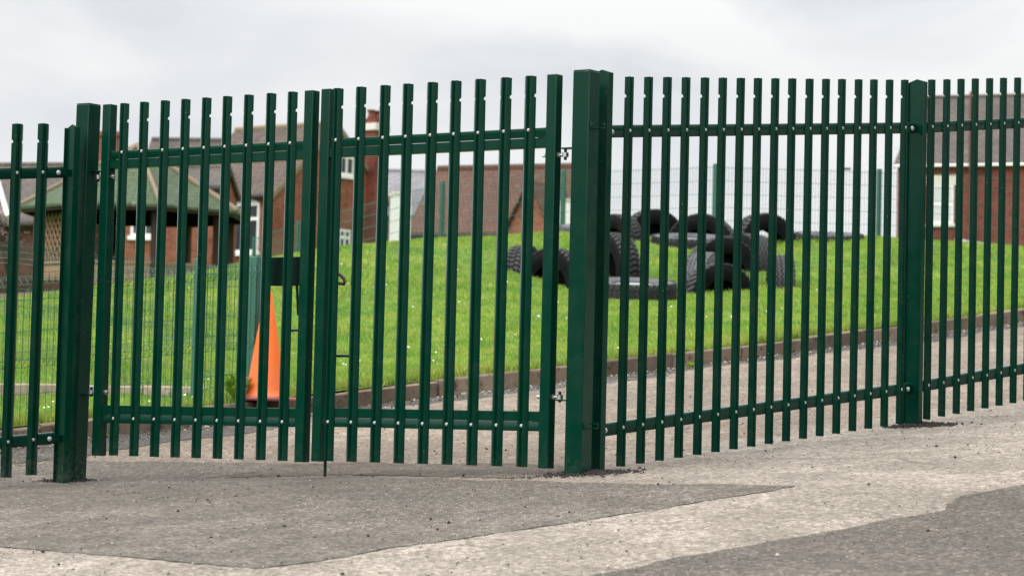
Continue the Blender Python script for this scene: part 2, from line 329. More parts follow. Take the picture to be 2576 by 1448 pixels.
def grassmat(name,base=False):
    m,t,b=mat(name,(.09,.2,.02),.75,0,.25); p=geopos(t)
    n=noise(t,p,.9,4,.6); n2=noise(t,p,4.5,4,.6)
    c=mix(t,ramp(t,n,[(.36,0.),(.66,1.)]),(.165,.355,.026),(.33,.50,.052))
    c=mix(t,ramp(t,n2,[(.45,0.),(.68,.7)]),c,(.075,.20,.015))
    n3=noise(t,p,1.9,5,.65,vec=(1,.7,1)); c=mix(t,ramp(t,n3,[(.52,0.),(.64,.75)]),c,(.40,.46,.07)); c=mix(t,ramp(t,n3,[(.34,.75),(.45,0.)]),c,(.10,.25,.018))
    n4=noise(t,p,8,4,.65); c=mix(t,ramp(t,n4,[(.36,.6),(.46,0.)]),c,(.09,.22,.018))
    if base:
        c=mix(t,.45,c,(.045,.095,.014))
        c=mix(t,ramp(t,noise(t,p,22,4,.7),[(.5,0.),(.66,.7)]),c,(.07,.06,.025))
        bump(t,b,noise(t,p,60,4,.7),.9,.03); t.links.new(c,b.inputs['Base Color']); return m
    at_=nd(t,'ShaderNodeAttribute'); at_.attribute_name='tint'; sc=nd(t,'ShaderNodeSeparateColor'); t.links.new(at_.outputs['Color'],sc.inputs[0])
    c=mix(t,mix(t,.75,0.,sc.outputs[0]),c,(.36,.40,.075)); c=mix(t,mix(t,.6,0.,sc.outputs[1]),c,(.03,.10,.01))
    d=nd(t,'ShaderNodeBsdfDiffuse'); tr=nd(t,'ShaderNodeBsdfTranslucent'); t.links.new(c,d.inputs[0]); t.links.new(c,tr.inputs[0])
    mx=nd(t,'ShaderNodeMixShader'); mx.inputs[0].default_value=.35; t.links.new(d.outputs[0],mx.inputs[1]); t.links.new(tr.outputs[0],mx.inputs[2])
    gl=nd(t,'ShaderNodeBsdfGlossy'); gl.inputs['Roughness'].default_value=.45; mx2=nd(t,'ShaderNodeMixShader'); mx2.inputs[0].default_value=.04
    t.links.new(mx.outputs[0],mx2.inputs[1]); t.links.new(gl.outputs[0],mx2.inputs[2])
    t.links.new(mx2.outputs[0],t.nodes['Material Output'].inputs[0]); return m
GRASSB=grassmat('turf_soil',True); GRASSM=grassmat('grass_blades')
FAR=grassmat('distant_grass',True)
HILLM,t_,b_=mat('added_wooded_hill',(.02,.03,.015),.95,0,0); t_.links.new(mix(t_,ramp(t_,noise(t_,geopos(t_),.35,5,.7),[(.4,0.),(.6,1.)]),(.010,.014,.008),(.035,.045,.02)),b_.inputs['Base Color'])
# ------------------------------------------------------------------ fence and gate lines (solved from the photograph's perspective)
def dirv(az): return Vector((math.sin(az),math.cos(az),0))
KR=1.0116
R1P,R1A,R1S = Vector((.5682*KR,13.9816*KR,1.8629*KR+H0)),.7336,.1073
R2Z,R2S = 2.1616*KR+H0,.128
GRP,GA = Vector((-.9529,14.7225,1.8617+H0)),-.9782+math.pi
GLP,GLA = Vector((-2.215,15.5827,1.8563+H0)),-.9573+math.pi
LP,LA,LS = Vector((-2.7875,15.4278,1.7081+H0)),-2.2175+math.pi,.1005
def kd(px): return 19.0*6901/(7561-px)                  # depth of the kerb line, parallel to the right-hand fence
KT=[(-250,1106),(0,1079),(228,1056),(629,1012),(746,1001),(856,987),(973,973),(1079,960),(1273,938),(1688,890),(1902,865),(2117,838),(2320,811),(2576,778),(2800,748)]
KH=.118
kerb=[at(x,y,kd(x)) for x,y in KT]
kdv=dirv(R1A); kn=Vector((-kdv.y,kdv.x,0))              # along the kerb, and away from the road
# ------------------------------------------------------------------ ground heights
rc=[p-Vector((0,0,KH)) for p in kerb]
A0=at(1459,1199,13.75); B0=at(196,1212,15.75); C0=at(2300,1077,15.95); D0=at(40,1232,15.0)
rc+=[A0,B0,C0,D0]
for x,y in ((0,10),(-2.2,10),(2.4,10),(0,5),(-4,4),(4,5),(0,0),(-3,-4),(3,-4)):
    rc.append(Vector((x,y,A0.z+.058*(x-A0.x)+.088*(y-A0.y))))
for s_ in (6,14,24): rc.append(kerb[-1]+kdv*s_+Vector((0,0,.1*s_-KH))); rc.append(C0+kdv*(s_+3)+Vector((0,0,.105*(s_+3))))
for s_ in (5,12): rc.append(kerb[0]-kdv*s_-Vector((0,0,.09*s_+KH)))
roadf=TPS(rc,2e-3)
gc=[p.copy() for p in kerb]
gc+=[at(0,998,20.4),at(250,998,20.2),at(500,985,19.7),at(0,964,20.6),at(300,966,21.0),
     at(0,860,26),at(300,850,26),at(560,860,26),at(637,1003,19.1),at(487,1012,19.7),at(0,1004,20.0),
     at(0,762,32),at(150,748,32),at(300,725,32.5),at(440,700,33),at(572,678,33),at(741,645,33.5),at(851,625,34),at(1000,612,34.5),at(1162,604,35),at(1265,602,35.5),at(1348,590,36.5),
     at(1593,758,31.5),at(1300,700,32),at(1380,712,32.3),at(1810,735,32.5),at(1963,722,33.5),at(1735,620,36.5),at(2085,603,37.5),at(2200,601,38.3),at(2329,611,38.3),at(2435,614,38.3),at(2576,628,38.0),at(2700,640,38.0),
     at(1000,860,25.5),at(1300,820,26.2),at(2200,730,30.5)]
for px,py in ((-150,778),(0,768),(150,752),(300,729),(440,704),(572,684),(741,651),(851,631),(1000,618),(1162,609)): gc+=[at(px,py+6,36.0),at(px,py+22,39.5)]
for px,z in ((-200,1.9),(100,2.0),(400,2.1),(751,2.2),(1114,2.25),(1500,2.3),(1800,2.4),(2212,2.5),(2576,2.5),(2900,2.4)):
    q=at(px,700,43.5 if px>400 else 41); gc.append(Vector((q.x,q.y,z+H0-.25)))
grassf=TPS(gc,6e-3)
def farz(x,y): return 2.0+H0-.25 + np.clip((np.asarray(y)-44)/56,0,1)*2.6
def gz(x,y): return float(grassf([x],[y])[0])
def rz(x,y): return float(roadf([x],[y])[0])
def grid_mesh(name, xs, ys, fz, mask, mtl, kind='structure'):
    X,Y=np.meshgrid(xs,ys); Z=fz(X.ravel(),Y.ravel()); n=len(xs)
    v=np.c_[X.ravel(),Y.ravel(),Z]; fs=[]
    for j in range(len(ys)-1):
        for i in range(n-1):
            cx,cy=(xs[i]+xs[i+1])/2,(ys[j]+ys[j+1])/2
            if mask(cx,cy): fs.append((j*n+i,j*n+i+1,(j+1)*n+i+1,(j+1)*n+i))
    me=bpy.data.meshes.new(name); me.from_pydata(v.tolist(),[],fs); me.materials.append(mtl)
    for p in me.polygons: p.use_smooth=True
    o=bpy.data.objects.new(name,me); link(o); tag(o,kind=kind); return o
K0=kerb[0]
def koff(x,y): return (x-K0.x)*kn.x+(y-K0.y)*kn.y       # signed distance behind the kerb line
def koff_a(x,y): return (x-K0.x)*kn.x+(y-K0.y)*kn.y
# road and lawn in kerb-aligned coordinates so that both stop exactly at the kerb
def strip(name, s0,s1,ds, o0,o1,do, fz, mtl, rough=0):
    ss=np.arange(s0,s1+ds/2,ds); oo=np.arange(o0,o1+do/2,do); SS,OO=np.meshgrid(ss,oo)
    X=K0.x+SS*kdv.x+OO*kn.x; Y=K0.y+SS*kdv.y+OO*kn.y
    Z=fz(X.ravel(),Y.ravel()); n=len(ss)
    if rough: Z=Z+rng.normal(0,rough,len(Z))
    fs=[(j*n+i,j*n+i+1,(j+1)*n+i+1,(j+1)*n+i) for j in range(len(oo)-1) for i in range(n-1)]
    me=bpy.data.meshes.new(name); me.from_pydata(np.c_[X.ravel(),Y.ravel(),Z].tolist(),[],fs); me.materials.append(mtl)
    for p in me.polygons: p.use_smooth=True
    o=bpy.data.objects.new(name,me); link(o); return tag(o,kind='structure')
strip('road',-24,34,.25,-26,.03,.25,roadf,ROADM)
def lawnz(x,y):
    z=grassf(x,y); f=farz(x,y); w=np.clip((y-43)/3,0,1); return z*(1-w)+f*w
# lawn mesh: in plan bounded by the kerb and by y = 46
ss=np.arange(-24,34.1,.25); oo=np.arange(.07,34,.25)
def lawn_surface():
    SS,OO=np.meshgrid(ss,oo); X=K0.x+SS*kdv.x+OO*kn.x; Y=K0.y+SS*kdv.y+OO*kn.y
    Z=lawnz(X.ravel(),Y.ravel())
    n=len(ss); fs=[]
    for j in range(len(oo)-1):
        for i in range(n-1):
            if Y[j,i]<47.5 and Y[j,i]>8: fs.append((j*n+i,j*n+i+1,(j+1)*n+i+1,(j+1)*n+i))
    me=bpy.data.meshes.new('grass_bank'); me.from_pydata(np.c_[X.ravel(),Y.ravel(),Z].tolist(),[],fs); me.materials.append(GRASSB)
    bm=bmesh.new(); bm.from_mesh(me); bmesh.ops.delete(bm,geom=[v for v in bm.verts if not v.link_faces],context='VERTS'); bm.to_mesh(me); bm.free()
    for p in me.polygons: p.use_smooth=True
    o=bpy.data.objects.new('grass_bank',me); link(o); tag(o,kind='structure')
lawn_surface()
# far ground to the horizon
def farg():
    xs=np.r_[-1500,-400,np.arange(-120,121,10),400,1500]; ys=np.r_[-1500,-300,-60,-30]; 
    ys2=np.r_[46,np.arange(50,121,10),300,1500]
    grid_mesh('ground',xs,ys2,lambda x,y: farz(x,y)-.03,lambda x,y:True,FAR)
    grid_mesh('ground',xs,np.r_[-1500,-300,-60,0,20,46],lambda x,y: np.where(y>45.9,farz(x,y)-.03,-3.2),lambda x,y:True,FAR)
farg()
def added_rear_hills():                                       # unseen dark wooded ground, added round the viewer for the glossy paint to mirror
    vs=[];fs=[];n=120
    for k in range(n+1):
        a_=R(32)+R(296)*k/n; r_=62+6*math.sin(k*.7); h_=11.5+1.6*math.sin(k*.9)+1.1*math.sin(k*2.3+1)+.8*math.sin(k*5.1)
        for rr,zz in ((r_,-9),(r_+3,h_*.55),(r_+8,h_*.9),(r_+18,h_),(r_+60,h_+1)): vs.append((math.sin(a_)*rr,math.cos(a_)*rr,zz))
    for k in range(n):
        for i in range(4): fs.append((k*5+i,(k+1)*5+i,(k+1)*5+i+1,k*5+i+1))
    me=bpy.data.meshes.new('added_hills'); me.from_pydata(vs,[],fs); me.materials.append(HILLM); o=bpy.data.objects.new('added_hills',me); link(o); tag(o,kind='structure')
added_rear_hills()
def road_hit(px,py):
    r=ray(px,py); lo,hi=6.,27.
    for _ in range(40):
        m=(lo+hi)/2; p=r*m+Vector((0,0,H0))
        if p.z-rz(p.x,p.y)>0: lo=m
        else: hi=m
    return r*lo+Vector((0,0,H0))
# asphalt patches: thin sheets following the road
def jitter(poly, step=.05, amp=.012):
    out=[]
    for i in range(len(poly)):
        a_=Vector(poly[i][:2]); b_=Vector(poly[(i+1)%len(poly)][:2]); n=max(1,int((b_-a_).length/step)); nrm=(b_-a_).normalized(); nrm=Vector((-nrm.y,nrm.x))
        for k in range(n):
            q=a_+(b_-a_)*k/n
            w=math.sin(q.x*9+q.y*5)*.5+math.sin(q.x*23-q.y*31)*.35+random.uniform(-.6,.6); out.append(q+nrm*amp*w)
    return out
def sheet(name, poly, mtl, lift=.004, amp=.012, step=.05, cell=.25):
    b=jitter(poly,step,amp); xs=[q.x for q in b]; ys=[q.y for q in b]
    pts=list(b)+[Vector((x,y)) for x in np.arange(min(xs),max(xs),cell) for y in np.arange(min(ys),max(ys),cell)]
    n=len(b)
    v,e,f,*_=delaunay_2d_cdt(pts,[],[list(range(n))],1,1e-5)
    z=roadf([q.x for q in v],[q.y for q in v])
    me=bpy.data.meshes.new(name); me.from_pydata([(q.x,q.y,float(zz)+(lift if i_>=n else .0012+.0025*abs(math.sin(q.x*7+q.y*3)))) for i_,(q,zz) in enumerate(zip(v,z))],[],[tuple(t) for t in f]); me.materials.append(mtl)
    for p in me.polygons: p.use_smooth=True
    o=bpy.data.objects.new(name,me); link(o); tag(o,kind='structure'); return o
def hits(L): return [road_hit(x,y) for x,y in L]
PA=hits([(-60,1372),(0,1376),(150,1387),(320,1400),(500,1417),(600,1427),(650,1430),(700,1424),(800,1410),(1000,1377),(1150,1357),(1288,1336),(1638,1283),(1838,1250),(1930,1235),(2003,1222),(1900,1219),(1788,1218),(1690,1220),(1588,1216),(1450,1214),(1288,1207),(1200,1210),(1100,1203),(950,1202),(850,1198),(740,1203),(640,1202),(540,1207),(490,1206),(540,1201),(620,1190),(700,1178),(757,1167),(640,1164),(500,1162),(360,1160),(220,1161),(60,1166),(-60,1172)])
sheet('asphalt_patch',PA,PATCHM,.004,.018)
sheet('asphalt_patch',hits([(700,1178),(757,1168),(900,1162),(1100,1166),(1250,1164),(1420,1172),(1500,1182),(1440,1194),(1288,1203),(1100,1199),(850,1195),(640,1199),(560,1202),(620,1190)]),PATCHN,.006,.03)
PB=hits([(1440,1462),(1488,1448),(1568,1432),(1723,1400),(1888,1372),(2118,1330),(2373,1284),(2395,1262),(2418,1248),(2576,1218),(2680,1200)])
e0=PB[-1]+kdv*3; PB+=[e0, e0+Vector((1.2,-4,0)),PB[0]+Vector((.6,-3.2,0)),PB[0]+Vector((0,-.6,0))]
sheet('asphalt_patch',PB,PATCHD,.004,.016)
strip_g=[]
for s_ in np.arange(-10,26,.5):
    strip_g.append(K0+kdv*s_-kn*(.30+.10*math.sin(s_*1.3)+.08*math.sin(s_*3.1)+.25*(1 if s_<3 else 0)))
strip_g+= [K0+kdv*26-kn*.01, K0-kdv*10-kn*.01]
sheet('road_edge_grit',strip_g,GRIT,.005,.03,.08)
# ------------------------------------------------------------------ kerb and edging
def run_kerb(name, pts, w, h, mtl, length=.915, top_drop=.0, below=.25):
    mb=MB(); d=(pts[-1]-pts[0]); 
    cum=[0]
    for a_,b_ in zip(pts,pts[1:]): cum.append(cum[-1]+(Vector((b_.x-a_.x,b_.y-a_.y,0))).length)
    def P(s):
        s=max(0,min(cum[-1]-1e-6,s))
        for i in range(len(cum)-1):
            if s<=cum[i+1]:
                k=(s-cum[i])/(cum[i+1]-cum[i]); return pts[i].lerp(pts[i+1],k)
    s=0
    while s<cum[-1]-length:
        a_,b_=P(s+.007),P(s+length-.007); t=(b_-a_); th=Vector((t.x,t.y,0)).normalized(); n=Vector((-th.y,th.x,0))
        off=random.uniform(-.009,.009); dz=random.uniform(-.008,.006)
        vs=[]
        for q in (a_,b_):
            for (o_,z_) in ((0,-below),(0,-.012),(.008,-.002),(.016,0),(w,0),(w,-below)):
                vs.append(q+n*(o_+off)+Vector((0,0,z_+dz)))
        mb.add(vs,[tuple(range(6)),tuple(range(11,5,-1))]+[(i,(i+1)%6,6+(i+1)%6,6+i) for i in range(6)])
        s+=length
    return tag(mb.build(name,mtl,smooth=True),kind='structure')
run_kerb('kerb',[K0-kdv*9-Vector((0,0,.8))]+kerb+[kerb[-1]+kdv*12+Vector((0,0,1.25))],.075,KH,KERBM)
ED=[at(-200,968,19.8),at(0,964,20.35),at(150,966,20.4),at(300,969,20.4),at(450,972,20.2),at(560,976,19.9),at(625,980,19.55)]
run_kerb('concrete_edging',ED,.07,.1,EDGEM,.6,below=.3)
# ------------------------------------------------------------------ palisade parts
def offset_profile(pr, t):
    out=[]
    for i,p in enumerate(pr):
        a_=Vector(pr[max(i-1,0)]); b_=Vector(pr[min(i+1,len(pr)-1)]); d=(b_-a_).normalized(); n=Vector((-d.y,d.x)); out.append((p[0]+n.x*t,p[1]+n.y*t))
    return out
HALF=[(-.0345,.0015),(-.0338,.0035),(-.0180,.0172),(-.0158,.0190),(-.0135,.0197),(-.0112,.0190),(-.0095,.0170),(-.0055,.0050),(-.0040,.0034),(-.0022,.0028)]
PROF=HALF+[(-x,w) for x,w in HALF[::-1]]
def pale_mesh(L):
    mb=MB(); front=PROF; back=[(x*.985,w-.0028) for x,w in PROF]; n=len(front)
    zs=[0.,.9]; zc=L-.098; rr=.0095
    lv=[(0,0.)]; 
    for k in range(9):
        a_=-math.pi/2+math.pi*k/8; lv.append((zc+rr*math.sin(a_), rr*math.cos(a_)))
    lv.append((L,0.))
    rows=[]
    for z,ins in lv:
        row=[]
        for ring in (front,back):
            for i,(x,w) in enumerate(ring):
                xx,ww=x,w
                if ins and i in (0,1,n-2,n-1):
                    j=3 if i<2 else n-4; d=Vector((ring[j][0]-x,ring[j][1]-w)); d=d.normalized()*min(ins,d.length*.9); xx+=d.x; ww+=d.y
                zz=z+(.006*(1-abs(x)/.0345) if z==L else 0)
                row.append(Vector((xx,-ww,zz)))
        rows.append(row)
    vs=[v for r_ in rows for v in r_]; m=2*n; fs=[]
    loop=list(range(n))+[n+i for i in range(n-1,-1,-1)]
    for k in range(len(rows)-1):
        for i in range(m):
            a_,b_=loop[i],loop[(i+1)%m]; fs.append((k*m+a_,k*m+b_,(k+1)*m+b_,(k+1)*m+a_))
    for k in (0,len(rows)-1):
        for i in range(n-1): fs.append((k*m+i,k*m+i+1,k*m+n+i+1,k*m+n+i))
    return mb.add(vs,fs)
def bolt_mesh(r=.0100,h=.0065,y=-.0120,cup=True):
    M=Matrix.Translation((0,y,0))@Matrix.Rotation(math.pi/2,4,'X')
    return MB().lathe([(.0001,h),(r*.45,h*.92),(r*.8,h*.6),(r,h*.05),(r*.95,-.004),(r*.5,-.009)],14,M)
def angle_rail(x0,x1,zf,leg=.05,up=True,th=.005,rr=.013):       # L section, upright leg at the front, other leg going back at the top
    prof=[(.003,0),(0,.004)]+[(rr-rr*math.cos(a_),leg-rr+rr*math.sin(a_)) for a_ in [R(q) for q in (0,18,36,54,72,90)]]+[(leg*.8,leg),(leg*.8,leg-th),(rr,leg-th),(th,leg-rr),(th,0)]
    if not up: prof=[(y,leg-z) for y,z in prof][::-1]
    n=len(prof); vs=[Vector((x0,y,zf(x0)+z)) for y,z in prof]+[Vector((x1,y,zf(x1)+z)) for y,z in prof]
    return MB().add(vs,[tuple(range(n)),tuple(range(2*n-1,n-1,-1))]+[(i,(i+1)%n,n+(i+1)%n,n+i) for i in range(n)])
def i_post(mb,x,z0,zt):                                 # rolled joist: web across the fence line, flanges along it, peaked web
    y0,y1=-.050,.070; hw=.020
    for y in (y0,y1-.006): mb.box(x-hw,x+hw,y,y+.006,z0,zt)
    vs=[]
    for xx in (x-.0028,x+.0028):
        vs+= [Vector((xx,y0+.006,z0)),Vector((xx,y1-.006,z0)),Vector((xx,y1-.006,zt+.002)),Vector((xx,(y0+y1)/2,zt+.018)),Vector((xx,y0+.006,zt+.002))]
    mb.add(vs,[(0,1,2,3,4),(9,8,7,6,5)]+[(i,5+i,5+(i+1)%5,(i+1)%5) for i in range(5)])
PL=1.97
pale_proto=None
def put_copy(src,loc,parent):
    c=src.copy(); COL.objects.link(c); c.parent=parent; c.location=loc; return c
def place_pales(parent, xs_zs, L, z_top_bolt, z_bot_bolt, material):
    pm=pale_mesh(L); pb=bolt_mesh(); first=None
    for x,z in xs_zs:
        if first is None:
            p=pm.build('pale',material,parent,smooth=True,ang=60); p.location=(x,0,z); first=p
            bl=pb.build('bolt',GALV,p,smooth=True); bl.location=(0,0,z_bot_bolt); b1=bl
            put_copy(bl,(0,0,z_top_bolt),p)
        else:
            p=put_copy(first,(x,0,z),parent); put_copy(b1,(0,0,z_bot_bolt),p); put_copy(b1,(0,0,z_top_bolt),p)
        jr=random.uniform(-.004,.004); p.rotation_euler=(0,jr*.5,jr*2)
def rot_for(az): d=dirv(az); return math.atan2(d.y,d.x)
# right-hand fence: two raked panels on three joist posts
fr=empty('palisade_fence',(R1P.x,R1P.y,rz(R1P.x,R1P.y)),rot_for(R1A),'long green steel palisade fence climbing the slope to the right of the gate','fence')
zb=fr.location.z
d1=dirv(R1A)
tp0=on_line(R1P,d1,1509,600)[0]; SP=.155*KR; tp1=16*SP+.144; r2x=16*SP+.280; tp2=r2x+16*SP+.14; PR=PL*KR
top1=lambda x: R1P.z-zb+R1S*x
top2=lambda x: R2Z-zb+R2S*(x-r2x)
pal=[(i*SP,top1(i*SP)-PR) for i in range(17)]+[(r2x+i*SP,top2(r2x+i*SP)-PR) for i in range(17)]
place_pales(fr,pal,PR,PR-.275,.199,GREEN)
for x,tf in ((tp0,top1),(tp1,top1),(tp2,top2)):
    g=rz(*(R1P.xy+d1.xy*x))-zb; m=MB(); i_post(m,x,g-.3,tf(x)-.008+( .03 if x==tp0 else 0)); m.build('post',GREEN,fr,bevel=.0015)
for x0,x1,tf in ((tp0+.045,tp1-.03,top1),(tp1+.03,tp2-.03,top2)):
    for dz in (-.275,-PR+.199):
        angle_rail(x0,x1,lambda x: tf(x)+dz-.034,.066).build('rail',GREEN,fr,smooth=True,ang=40)
        for xe,s_ in ((x0,1),(x1,-1)):
            M=Matrix.Translation((xe+s_*.03,0,tf(xe+s_*.03)+dz-.004)); 
            b=bolt_mesh(.0145,.008,-.002).build('end_bolt',GALV,fr,smooth=True); b.matrix_local=M
            c=MB().box(-.045,.03,.004,.010,-.022,.022).build('cleat',GREEN,fr,bevel=.001); c.location=(xe+s_*.012 if s_>0 else xe-.0,.0,tf(xe)+dz-.004)
# left-hand fence
fl=empty('palisade_fence',(LP.x,LP.y,rz(LP.x,LP.y)),rot_for(LA),'short green palisade fence at the left edge beside the left gate post','fence')
zb=fl.location.z; dl=dirv(LA); tpl=on_line(LP,dl,172,700)[0]
topl=lambda x: LP.z-zb+LS*x
place_pales(fl,[(i*.155,topl(i*.155)-PL) for i in range(-9,2)],PL,PL-.272,.197,GREEN)
g=rz(*(LP.xy+dl.xy*tpl))-zb
m=MB(); i_post(m,tpl,g-.3,topl(tpl)-.020); m.build('post',GREEN,fl,bevel=.0015)
xl=tpl-2.75; m=MB(); i_post(m,xl,rz(*(LP.xy+dl.xy*xl))-zb-.3,topl(xl)-.02); m.build('post',GREEN,fl,bevel=.0015)
for dz in (-.272,-PL+.197):
    angle_rail(xl+.03,tpl-.05,lambda x: topl(x)+dz-.034,.066).build('rail',GREEN,fl,smooth=True,ang=40)
    b=bolt_mesh(.0145,.008,-.002).build('end_bolt',GALV,fl,smooth=True); b.location=(tpl-.085,0,topl(tpl-.085)+dz-.004)
    MB().box(tpl-.06,tpl-.003,.004,.010,topl(tpl)+dz-.03,topl(tpl)+dz+.012).build('cleat',GREEN,fl,bevel=.001)
# ------------------------------------------------------------------ gate
def gate_leaf(P,az,sp,Lg,pxL,pxR,label,hinge_right):
    d=dirv(az); gz0=P.z-Lg                               # pale bottoms; the leaf is level
    o=empty('gate_leaf',(P.x,P.y,gz0),rot_for(az),label,'gate leaf','the two leaves of the green palisade gate')
    tl=on_line(P,d,*pxL)[0]; tr=on_line(P,d,*pxR)[0]      # right-hand (near) front corners of the two stiles
    for nm,t in (('stile',tl),('stile',tr)):
        MB().box(t-.060,t,-.006,.054,-.004,Lg+.006).build(nm,GREEN2,o,bevel=.004)
    x0,x1=tl+.001,tr-.061
    zt=Lg-.262; zbm=.180
    MB().box(x0,x1,.001,.051,zt-.102,zt-.0515).build('top_rail',GREEN2,o,bevel=.003)
    MB().box(x0,x1,.001,.051,zbm+.0515,zbm+.102).build('bottom_rail',GREEN2,o,bevel=.003)
    angle_rail(x0+.012,x1-.004,lambda x: zt-.050,.049,rr=.006).build('pale_angle',GREEN2,o,smooth=True,ang=40)
    angle_rail(x0+.012,x1-.004,lambda x: zbm+.0015,.0492,False,rr=.006).build('pale_angle',GREEN2,o,smooth=True,ang=40)
    for xe in (x0,x1):                                   # weld beads
        for za,zb_ in ((zt-.102,zt),(zbm,zbm+.102)):
            pts=[(xe+random.uniform(-.0012,.0012),-.0005,za+(zb_-za)*k/14) for k in range(15)]
            MB().tube(pts,[random.uniform(.0018,.0042) for _ in pts],6).build('weld',GREEN2,o,smooth=True)
        xs_=-1 if xe==x1 else 1
        for zz in (zt-.0515,zbm+.0515):
            pts=[(xe+xs_*(.004+.045*k/8),.0005,zz+random.uniform(-.001,.001)) for k in range(9)]
            MB().tube(pts,[random.uniform(.0016,.0036) for _ in pts],6).build('weld',GREEN2,o,smooth=True)
    place_pales(o,[(i*sp,0.) for i in range(9)],Lg,Lg-.275,.207,GREEN2)
    return o,tl,tr
LG=1.983
gr,grl,grr=gate_leaf(GRP,GA,.1543,LG,(821.6,600),(1400.7-8,600),'right-hand green palisade gate leaf, hinged on the widest post in front','R')
gl,gll,glr=gate_leaf(GLP,GLA,.1540,LG,(277.5-9,600),(787.8-9,600),'left-hand green palisade gate leaf with the dark lock box, cone visible behind it','L')
# gate posts: 100 mm square hollow section with cap
def gate_post(P,az,px,ytop,label,py=600):
    d=dirv(az); t,_=on_line(P,d,px,py); zt=on_line(P,d,px,ytop)[1]; t0,zt=on_line(P,d,px+0,ytop) if False else (t,zt)
    q=P+d*(t-.05); n=Vector((-d.y,d.x,0)); q=q+n*.025; gz_=rz(q.x,q.y)
    o=empty('gate_post',(q.x,q.y,gz_),rot_for(az),label,'gate post','square steel gate posts')
    h=zt-gz_
    MB().box(-.05,.05,-.05,.05,-.3,h-.0045).build('shaft',GREEN,o,bevel=.005)
    MB().box(-.0485,.0485,-.0485,.0485,h-.004,h).build('cap',GREEN,o,bevel=.0015)
    return o,t
gpr,tpr=gate_post(GRP,GA,1481,176,'tall thick green square post at the right of the gate, nearest the viewer')
gpl,tlp=gate_post(GLP,GLA,213.5,261,'green square post at the left of the gate, beside the short fence')
gpl.rotation_euler[1]=.0105
# hinge eye-bolts on the stiles, pins on the posts
def hinge(leaf, xs_, sgn, z, side):
    # sgn=+1: post lies on +x side of the stile
    yc=.024; o=leaf; far=xs_-.06*1 if sgn>0 else xs_    # stile face away from post
    near=xs_ if sgn>0 else xs_-.06
    a_=far-sgn*.032; b_=near+sgn*.034
    bt=MB().tube([(a_,yc,z),(b_,yc,z)],.0078,12).build('hinge_bolt',ZINC,o,smooth=True)
    for xn in (far-sgn*.001,near+sgn*.001):
        e=xn-sgn*.012 if xn==far-sgn*.001 else xn+sgn*.012
        MB().tube([(min(xn,e),yc,z),(max(xn,e),yc,z)],.0145,6).build('nut',ZINC,bt)
    e=near+sgn*.044
    MB().lathe([(.008,-.011),(.0165,-.011),(.0165,.011),(.008,.011)],16,Matrix.Translation((e,yc,z)),close=True).build('eye',ZINC,bt,smooth=True)
def pin(post, sgn, z, leafx, leaf, above):
    # bracket welded to the post face nearest the leaf, with an upright pin through the eye
    p=post.matrix_basis.inverted()@(leaf.matrix_basis@Vector((leafx,.024,z))); x,y,zz=p
    f=-sgn*.05
    x0,x1=(x-.014,f) if sgn>0 else (f,x+.014)
    zb_=zz+.028 if above else zz-.020
    br=MB().box(min(x0,x1),max(x0,x1),y-.02,y+.02,zb_,zb_+.008).build('hinge_bracket',GREEN,post,bevel=.0015)
    MB().tube([(x,y,min(zz-.026,zb_)),(x,y,max(zb_+.004,zz+.028))],.0075,10).build('hinge_pin',DKGREEN,br,smooth=True)
bpy.context.view_layer.update()
for z,ab in ((LG-.405,True),(.355,False)):
    hinge(gr,grr,1,z,'r'); pin(gpr,1,z,grr+.044,gr,ab)
    hinge(gl,gll,-1,z,'l'); pin(gpl,-1,z,gll-.06-.044,gl,ab)
# strap brackets that tie the joist post to the gate post on the right
for pyy in (316,1071):
    h=on_line(GRP,dirv(GA),1490,pyy)[1]-gpr.location.z
    b=MB().box(.05,.056,-.038,.012,h-.013,h+.013)
    b.build('strap',GREEN,gpr,bevel=.003)
    pts=[(.053,-.038,h+.0)]
    lp=MB()
    for z1,z2 in ((h+.009,h+.014),(h-.014,h-.009)): lp.box(.052,.104,.016,.021,z1,z2)
    lp.box(.100,.106,.016,.021,h-.009,h+.009); lp.build('strap_loop',GREEN,gpr,bevel=.0015)
    wb=MB().tube([(.057,-.03,h-.018),(.058,-.03,h),(.057,-.03,h+.017)],[.004,.006,.004],6).build('weld',GREEN,gpr,smooth=True)
# lock box, slam plate, handles and drop bolt
def tz(leafP,az,px,py): return on_line(leafP,dirv(az),px,py)
x0,z1=tz(GLP,GLA,660,645); x1,_=tz(GLP,GLA,770,690); _,z0=tz(GLP,GLA,700,716)
zo=gl.location.z
MB().box(x0,glr-.062,.062,.115,z0-zo,z1-zo).build('lock_box',DKGREEN,gl,bevel=.003)
MB().box(x0-.016,x0-.0,.07,.10,z0-zo+.06,z1-zo-.045).build('lock_box',DKGREEN,gl,bevel=.002)
a_=tz(GLP,GLA,722,718); b_=tz(GLP,GLA,748,778); MB().box(-.006,.006,.08,.09,-.155,.02,Matrix.Translation((a_[0],0,a_[1]-zo))@Matrix.Rotation(-.09,4,'Y')).build('lock_bar',DKGREEN,gl,bevel=.001)
h_=tz(GLP,GLA,740,828); MB().tube([(h_[0]-.16,.095,h_[1]-zo),(glr-.05,.095,h_[1]-zo)],.007,10).build('bolt_handle',BLACKM,gl,smooth=True)
zo=gr.location.z
h_=tz(GRP,GA,857,893); MB().tube([(grl-.03,.095,h_[1]-zo),(grl+.14,.095,h_[1]-zo),(grl+.155,.08,h_[1]-zo)],.0075,10).build('bolt_handle',BLACKM,gr,smooth=True)
xd,zd=tz(GRP,GA,800,1198); xr=grl-.018
MB().tube([(xr,.066,-.085),(xr,.066,.55)],.0085,10).build('drop_bolt',DKGREEN,gr,smooth=True)
